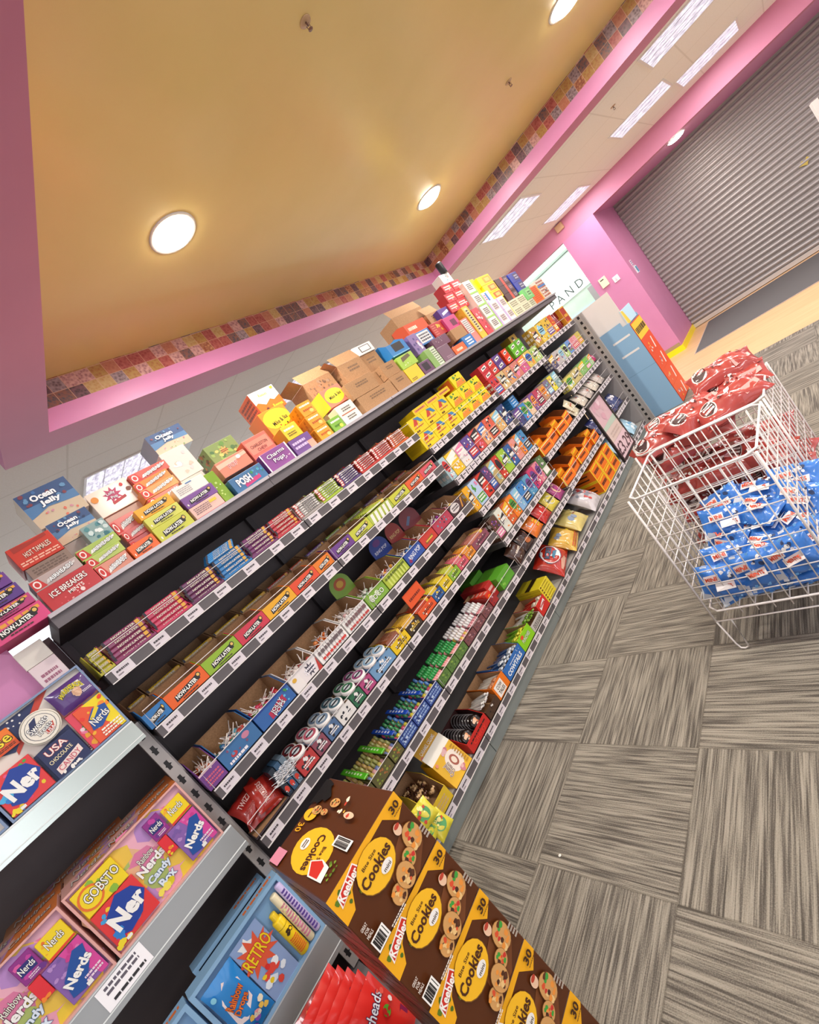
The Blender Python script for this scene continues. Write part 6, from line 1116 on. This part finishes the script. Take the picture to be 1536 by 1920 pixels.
# ------------------------------------------------------------------ cookie carton stack
YL, BR_ = '#eeaa16', '#54290f'
def cookie(cx, cy, rx, ry, k): return [('e', cx, cy, rx*1.04, ry*1.04, '#8a5a2c'), ('e', cx, cy, rx, ry, '#cf9a5c'), ('b', cx-rx*.85, cy-ry*.85, cx+rx*.85, cy+ry*.85, ['#4a2818', '#d8502c', '#e8923c', '#3f9a3c', '#5a3018', '#e8c080', '#c8342c'], 13, .15)]
CKF = ([('q', [(0, 1), (1, 1), (1, .80), (.86, .70), (.75, .92), (.34, .9), (.2, .78), (.12, .60), (0, .58)], YL), ('q', [(.5, .45), (.86, .62), (.9, .2), (.7, .02), (.45, .1)], '#74401e'),
       ('b', .02, .62, .3, .95, ['#5a7a1c', '#7a9a2c', '#4a6a1c'], 10, .1), ('q', [(.055, .76), (.075, .90), (.33, .985), (.36, .87)], '#f6efe6'), ('q', [(.07, .775), (.085, .885), (.325, .965), (.345, .875)], '#cc2f22'), ('t', .205, .872, .11, 'Keebler', '#f8f2ea', {'w': .25, 'a': 9, 'b': .03}),
       ('e', .46, .655, .225, .285, '#8a5a1c'), ('e', .46, .66, .22, .275, '#f3b822'), ('t', .44, .80, .05, 'Bite Size', '#4a2410', {'w': .19, 'a': 2}), ('t', .455, .67, .15, 'Cookies', '#4a2410', {'w': .39, 'a': 3, 'b': .03}), ('e', .52, .53, .07, .07, '#efeae4'), ('t', .52, .52, .05, 'mini', '#4a3428', {'w': .09}),
       ('t', .90, .885, .11, '30', '#3c1e0c', {'w': .12, 'b': .03}), ('s', .84, .79, .96, .81, '#3c1e0c', 1), ('e', .79, .66, .045, .08, '#e8c0a0'), ('e', .8, .7, .035, .03, '#b8402c')]
       + cookie(.85, .42, .10, .185, 1) + cookie(.44, .17, .08, .13, 2) + cookie(.70, .31, .075, .12, 3) + cookie(.58, .23, .095, .17, 4)
       + [('t', .07, .42, .045, 'GREAT', '#e8dcd0', {'w': .07, 'a': 0}), ('t', .07, .36, .045, 'FOR', '#e8dcd0', {'w': .05}), ('t', .07, .30, .045, 'MEALS', '#e8dcd0', {'w': .07}), ('bar', .03, .05, .19, .24), ('s', .22, .03, .42, .09, '#e8dcd0', 2), ('s', .93, .2, .985, .42, '#b8aca0', 4)])
CKT = ([('r', .495, 0, .5, 1, '#4a2410'), ('e', .28, .52, .22, .27, '#f3b822'), ('t', .27, .48, .1, 'Cookies', '#4a2410', {'w': .34, 'a': 188, 'b': .03}), ('t', .26, .37, .045, 'Bite Size', '#4a2410', {'w': .18, 'a': 188}), ('e', .3, .66, .06, .06, '#efeae4'), ('s', .26, .63, .34, .69, '#5a4034', 2),
        ('q', [(.08, .36), (.2, .44), (.25, .3), (.22, .18), (.09, .16)], '#f4ece4'), ('q', [(.095, .345), (.195, .42), (.24, .3), (.21, .24), (.1, .23)], '#cc2f22'), ('b', .05, .08, .3, .2, ['#5a7a1c', '#7a9a2c'], 8, .1), ('t', .41, .9, .09, '30', YL, {'w': .1, 'a': 188}),
        ('r', .02, .82, .17, .99, '#d98aa0'), ('bar', .38, .08, .48, .3), ('q', [(.66, 1), (.70, .93), (.68, .88), (.74, .84), (.73, .78), (.80, .74), (.9, .84), (.93, .82), (.97, .92), (.97, 1)], '#0a0504'), ('e', .56, .86, .07, .1, '#f3b822'), ('s', .52, .84, .60, .88, '#4a2410', 1)]
       + cookie(.62, .8, .05, .07, 2) + cookie(.74, .6, .05, .07, 3) + cookie(.62, .66, .035, .05, 5) + [('e', .66, .3, .035, .07, '#e8c0a0'), ('b', .6, .22, .85, .6, ['#c8402c', '#e8b040', '#f0e0c8'], 6, .1)])
KX, KD, KW = -.985, .325, .227
tops = [.883, .728, .572, .398, .222, .05]
tops = [.882, .7245, .5665, .3935, .2105, .0]
for i in range(5):
    z1, z0 = tops[i], tops[i+1]
    hgt_ = z1-z0-.0012
    r = thing('cookie_carton', ('topmost brown and yellow cookie carton of the floor stack, torn open', 'second brown and yellow cookie carton from top of the floor stack', 'middle brown and yellow cookie carton of the floor stack',
        'fourth brown and yellow cookie carton from top of the stack', 'lowest brown and yellow cookie carton standing on the carpet')[i], 'cookie carton', (KX-KD/2, .085+KW/2, z0+.0006))
    b = MB(); b.rbox(-KD/2, KD/2, -KW/2, KW/2, 0, hgt_, M(BR_, .32), .0018)
    b.art(plane_fn((KD/2, -KW/2, 0), YU, ZU), KW, hgt_, CKF, 3, .00035)
    b.art(plane_fn((-KD/2, -KW/2, 0), (1, 0, 0), ZU), KD, hgt_, [('r', 0, .0, 1, .03, '#8a5a2c'), ('s', .1, .3, .9, .7, '#7a4a2c', 3)], 3)
    if i == 0: b.art(plane_fn((KD/2, -KW/2, hgt_), YU, (-1, 0, 0)), KW, KD, CKT, 4, .00035)
    b.build('body', r)

# ------------------------------------------------------------------ wire dump bins
def wire_bin(label, x0, x1, y0, y1, z0, z1):
    r = thing('wire_bin', label, 'wire basket', ((x0+x1)/2, (y0+y1)/2, 0)); w, d = (x1-x0)/2, (y1-y0)/2; wr = .0024; R = .0046
    c = .03; rim = [(-w+c, -d, z1), (w-c, -d, z1), (w, -d+c, z1), (w, d-c, z1), (w-c, d, z1), (-w+c, d, z1), (-w, d-c, z1), (-w, -d+c, z1)]
    b = MB(); b.tube(rim, R, WIREW, 6, True); b.build('rim', r)
    b = MB(); b.tube([(p[0], p[1], z0) for p in rim], R, WIREW, 6, True); b.build('base_ring', r)
    ns, hs = 8, 9
    for nm, A, B in (('front_grid', (-w, -d), (w, -d)), ('back_grid', (-w, d), (w, d)), ('left_grid', (-w, -d), (-w, d)), ('right_grid', (w, -d), (w, d))):
        b = MB()
        for i in range(1, ns):
            f = i/ns; x, y = A[0]+(B[0]-A[0])*f, A[1]+(B[1]-A[1])*f; b.tube([(x, y, z0-.025), (x, y, z1)], wr, WIREW, 5)
        for i in range(1, hs):
            z = z0+(z1-z0)*i/hs; b.tube([(A[0], A[1], z), (B[0], B[1], z)], wr, WIREW, 5)
        b.build(nm, r)
    b = MB()
    for i in range(1, ns): b.tube([(-w+2*w*i/ns, -d, z0+.002), (-w+2*w*i/ns, d, z0+.002)], wr, WIREW, 5)
    for i in range(1, ns): b.tube([(-w, -d+2*d*i/ns, z0-.002), (w, -d+2*d*i/ns, z0-.002)], wr, WIREW, 5)
    b.build('base_grid', r)
    for sx in (-1, 1):
        for sy in (-1, 1):
            b = MB(); b.tube([(sx*w, sy*d, z1), (sx*w, sy*d, z0-.05)], R, WIREW, 6); b.build('corner_post', r)
            b = MB(); pts = [(sx*w, sy*d, z0-.04), (sx*(w-.012), sy*(d-.002), .03), (sx*(w-.02), sy*d, .008), (sx*(w-.035), sy*d, .004), (sx*(w-.05), sy*d, .012), (sx*(w-.055), sy*d, z0-.05)]
            b.tube(pts, .0036, WIREW, 6); b.build('leg', r)
    b = MB(); b.tube([(-w, -d, z0-.05), (w, -d, z0-.05)], .0032, WIREW, 6); b.build('front_crossbar', r)
    return r
wire_bin('white wire bin holding blue bags, nearer of two', -.805, -.375, 1.61, 2.035, .20, .765)
wire_bin('white wire bin heaped with red bags, farther of two', -.875, -.365, 2.05, 2.49, .20, .765)
rnb = random.Random(5)
bl = [('q', [(.04+.09*j, 0), (.075+.09*j, 0), (.2+.09*j, 1), (.165+.09*j, 1)], '#8cc0ee') for j in range(0, 9, 2)] + [('q', [(0, 0), (.12, 0), (.3, 1), (.16, 1)], '#eef2f6'), ('q', [(.34, 0), (.4, 0), (.56, 1), (.5, 1)], '#6fb0e8'), ('q', [(.62, 0), (.66, 0), (.82, 1), (.78, 1)], '#6fb0e8'), ('q', [(.9, 0), (1, 0), (1, .6)], '#d8dce4'),
      ('q', [(.2, .52), (.2, .74), (.52, .8), (.52, .58)], '#f4eeee'), ('t', .36, .66, .12, 'MINI', '#d8502c', {'w': .26, 'a': 6, 'b': .04}), ('q', [(.42, .3), (.42, .52), (.82, .58), (.82, .36)], '#f4eeee'), ('t', .62, .44, .12, 'MINTS', '#d8502c', {'w': .32, 'a': 6, 'b': .04}), ('b', .55, .65, .85, .95, ['#f2f2f0', '#2a3c64', '#e8e8ee'], 5, .2), ('q', [(.05, .05), (.25, .05), (.25, .2), (.1, .25)], '#c8cdd8')]
pos = ['left front corner', 'front centre', 'front right', 'left side', 'centre', 'right side', 'rear left', 'rear centre', 'rear right', 'top left', 'top centre', 'top right']
n_ = 0
for lay in range(3):
    for i in range(3):
        for j in range(2 if lay else 2):
            yy = 1.71+.105*j+.11*(lay > 1)+.03*lay; xx = -.70+.125*i+.02*lay
            bag('blue and white mint bag in the nearer bin, %s layer, %s %s' % (('bottom', 'middle', 'top')[lay], ('front', 'rear')[j], ('left', 'centre', 'right')[i]), 'blue%d' % (n_ % 3), .17, .13, .055, '#3a7cd2', bl, xx, yy, .245+.085*lay+.02*j, (rnb.uniform(-.4, .4), -1.0+rnb.uniform(-.45, .5), -PI/2+rnb.uniform(-.7, .7)), group=None, seed=40+n_ % 3, wr=.35); n_ += 1
for i in range(3):
    bag('blue and white mint bag pressed upright against bin front, %s' % ('left', 'centre', 'right')[i], 'blue%d' % i, .17, .13, .055, '#3a7cd2', bl, -.71+.12*i, 1.655, .30+.02*i, (rnb.uniform(-.3, .3), -.35, -PI/2+rnb.uniform(-.2, .2)), seed=40+i, wr=.35)
rd = [('e', .2, .55, .13, .3, '#f2e8e4'), ('e', .2, .55, .11, .26, '#4a3030'), ('s', .11, .38, .29, .74, '#f4f0ee', 3), ('b', .38, .3, .62, .8, ['#f0e4e0', '#5a2a28', '#f2eae6'], 8, .11), ('q', [(.68, .1), (.95, .3), (.95, .5), (.68, .35)], '#e8a09a'), ('b', .7, .6, .98, .95, ['#e07a70', '#8a2220'], 5, .14)]
n_ = 0
for lay in range(4):
    for i in range(3):
        for j in range(2):
            xx = -.77+.135*i+.02*(lay % 2); yy = 2.16+.19*j
            zz = .26+.125*lay+(.05 if lay == 3 else 0)+(.045*i if lay == 3 else 0)
            bag('red sweet bag with white round logo in the farther bin, %s layer, %s %s' % (('bottom', 'second', 'third', 'top')[lay], ('front', 'rear')[j], ('left', 'centre', 'right')[i]), 'redb%d' % (n_ % 3), .27, .14, .09, '#b04540', rd, xx, yy, zz, (rnb.uniform(-.3, .3), -1.1+rnb.uniform(-.3, .3), rnb.uniform(-.5, .5)-PI/2+.2), seed=50+n_ % 3, wr=.25); n_ += 1

for j, (xx, yy, zz, ry) in enumerate(((-.79, 2.16, .755, .1), (-.76, 2.36, .745, -.2), (-.62, 2.20, .785, .2), (-.50, 2.40, .845, -.1))):
    bag('red sweet bag lying loosely over the farther bin, %s' % ('nearest the price sign', 'left rear', 'middle front', 'right rear peak')[j], 'redb%d' % (j % 3), .27, .14, .09, '#b04540', rd, xx, yy, zz, (ry, -1.15, -PI/2+.5+ry), seed=50+j % 3, wr=.25)
# ------------------------------------------------------------------ price sign on the bins
r = thing('price_sign', 'black framed price sign reading £3.29 clipped to the wire bin', 'sign', (-.868, 1.925, .81))
b = MB(); f = plane_fn((.004, .0, 0), (0, 1, 0), (0, 0, 1)); w, h = .205, .298
fr = M('#1c1719', .4)
b.box(-.004, 0, .006, w-.006, .006, h-.006, M('#caa9b0', .35)); b.art(plane_fn((0, 0, 0), YU, ZU), w, h, [('b', .1, .62, .9, .95, ['#dcc0c6', '#c89aa6', '#c4a4aa'], 9, .16), ('q', [(.04, .52), (.96, .50), (.96, .60), (.04, .58)], '#aebfae'), ('q', [(.04, .32), (.96, .32), (.96, .5), (.04, .52)], '#cbb8ae'), ('s', .2, .36, .8, .46, '#b8a49a', 2), ('r', .04, .03, .96, .32, '#d3b9be'), ('t', .5, .17, .19, '£3.29', '#46343c', {'w': .86, 'a': -2})])
b.build('card', r)
b = MB()
for q in ((0, .012, 0, h), (w-.012, w, 0, h), (.012, w-.012, 0, .012), (.012, w-.012, h-.012, h)): b.box(-.006, .004, q[0], q[1], q[2], q[3], fr)
b.build('frame', r)
b = MB(); b.tube([(-.004, w*.75, 0), (-.004, w*.75, -.15)], .004, '#d8d0cc', 8); b.build('stem', r)

# ------------------------------------------------------------------ blue display stand beyond the shelves
r = thing('display_stand', 'tall pale blue cardboard display stand with orange front beyond the shelves', 'display stand', (0, 0, 0))
b = MB(); BLU = M('#8fb6d6', .5); y0, y1, xa, xb = 5.365, 5.80, -2.25, -1.535
b.box(xa, xb, y0, y0+.008, .0, 1.03, BLU); b.box(xa, xb-.07, y0, y0+.006, 1.03, 1.085, BLU)
b.art(plane_fn((xa, y0, 0), (1, 0, 0), ZU), xb-xa, 1.05, [('r', 0, .5, 1, .5035, '#6f93b4'), ('r', .66, .872, .93, .893, '#efe9e6'), ('r', .66, .706, .93, .727, '#efe9e6')], 2)
b.build('side_panel', r)
b = MB(); b.box(xa, xb, y1-.008, y1, 0, 1.05, BLU); b.build('side_panel', r)
b = MB(); b.box(xa-.005, xa, y0, y1, 0, 1.42, M('#d9d0ca', .6)); b.build('back_panel', r)
b = MB(); b.box(xa, xb-.01, y0+.02, y0+.026, .95, 1.425, M('#e2dad5', .6)); b.build('white_side_panel', r)
b = MB(); OR = M('#e2502c', .45)
for z in (.12, .36, .6, .84): b.box(xa, xb, y0+.008, y1-.008, z, z+.012, OR)
b.build('tier', r)
for k, (z, h) in enumerate(((.01, .16), (.21, .16), (.41, .16), (.61, .16), (.81, .19))):
    b = MB(); b.box(xb-.002, xb+.006, y0, y1, z, z+.199, OR); b.art(plane_fn((xb+.006, y0, z), YU, ZU), y1-y0, h, ([('r', 0, 0, 1, 1, '#f0c83c'), ('s', .05, .2, .95, .8, '#5a4018', 1)] if k == 4 else [('b', .1, .1, .5, .8, ['#f0c03c', '#e8e0d8', '#7a7ab0', '#e0a08a'], 6), ('q', [(.6, .1), (.68, .1), (.78, .9), (.7, .9)], '#f0e4dc')]), k)
    b.build('front_lip', r)
b = MB(); b.box(xb-.02, xb-.012, y0+.01, y1, 1.02, 1.18, M('#bcdff0', .5)); b.art(plane_fn((xb-.012, y0+.01, 1.02), YU, ZU), y1-y0, .16, [('q', [(0, .0), (.3, 0), (.2, .9), (0, 1)], '#f0cc4a')]); b.build('header_card', r)
b = MB(); b.lathe((0, 0, 0), [(.006, 0), (.005, .001)], M('#e8e4dc', .8), 8); tag(b.build('paper_scrap', None, (-1.317, .695, .0005)), 'tiny white paper scrap on the carpet by the shelves', 'scrap')
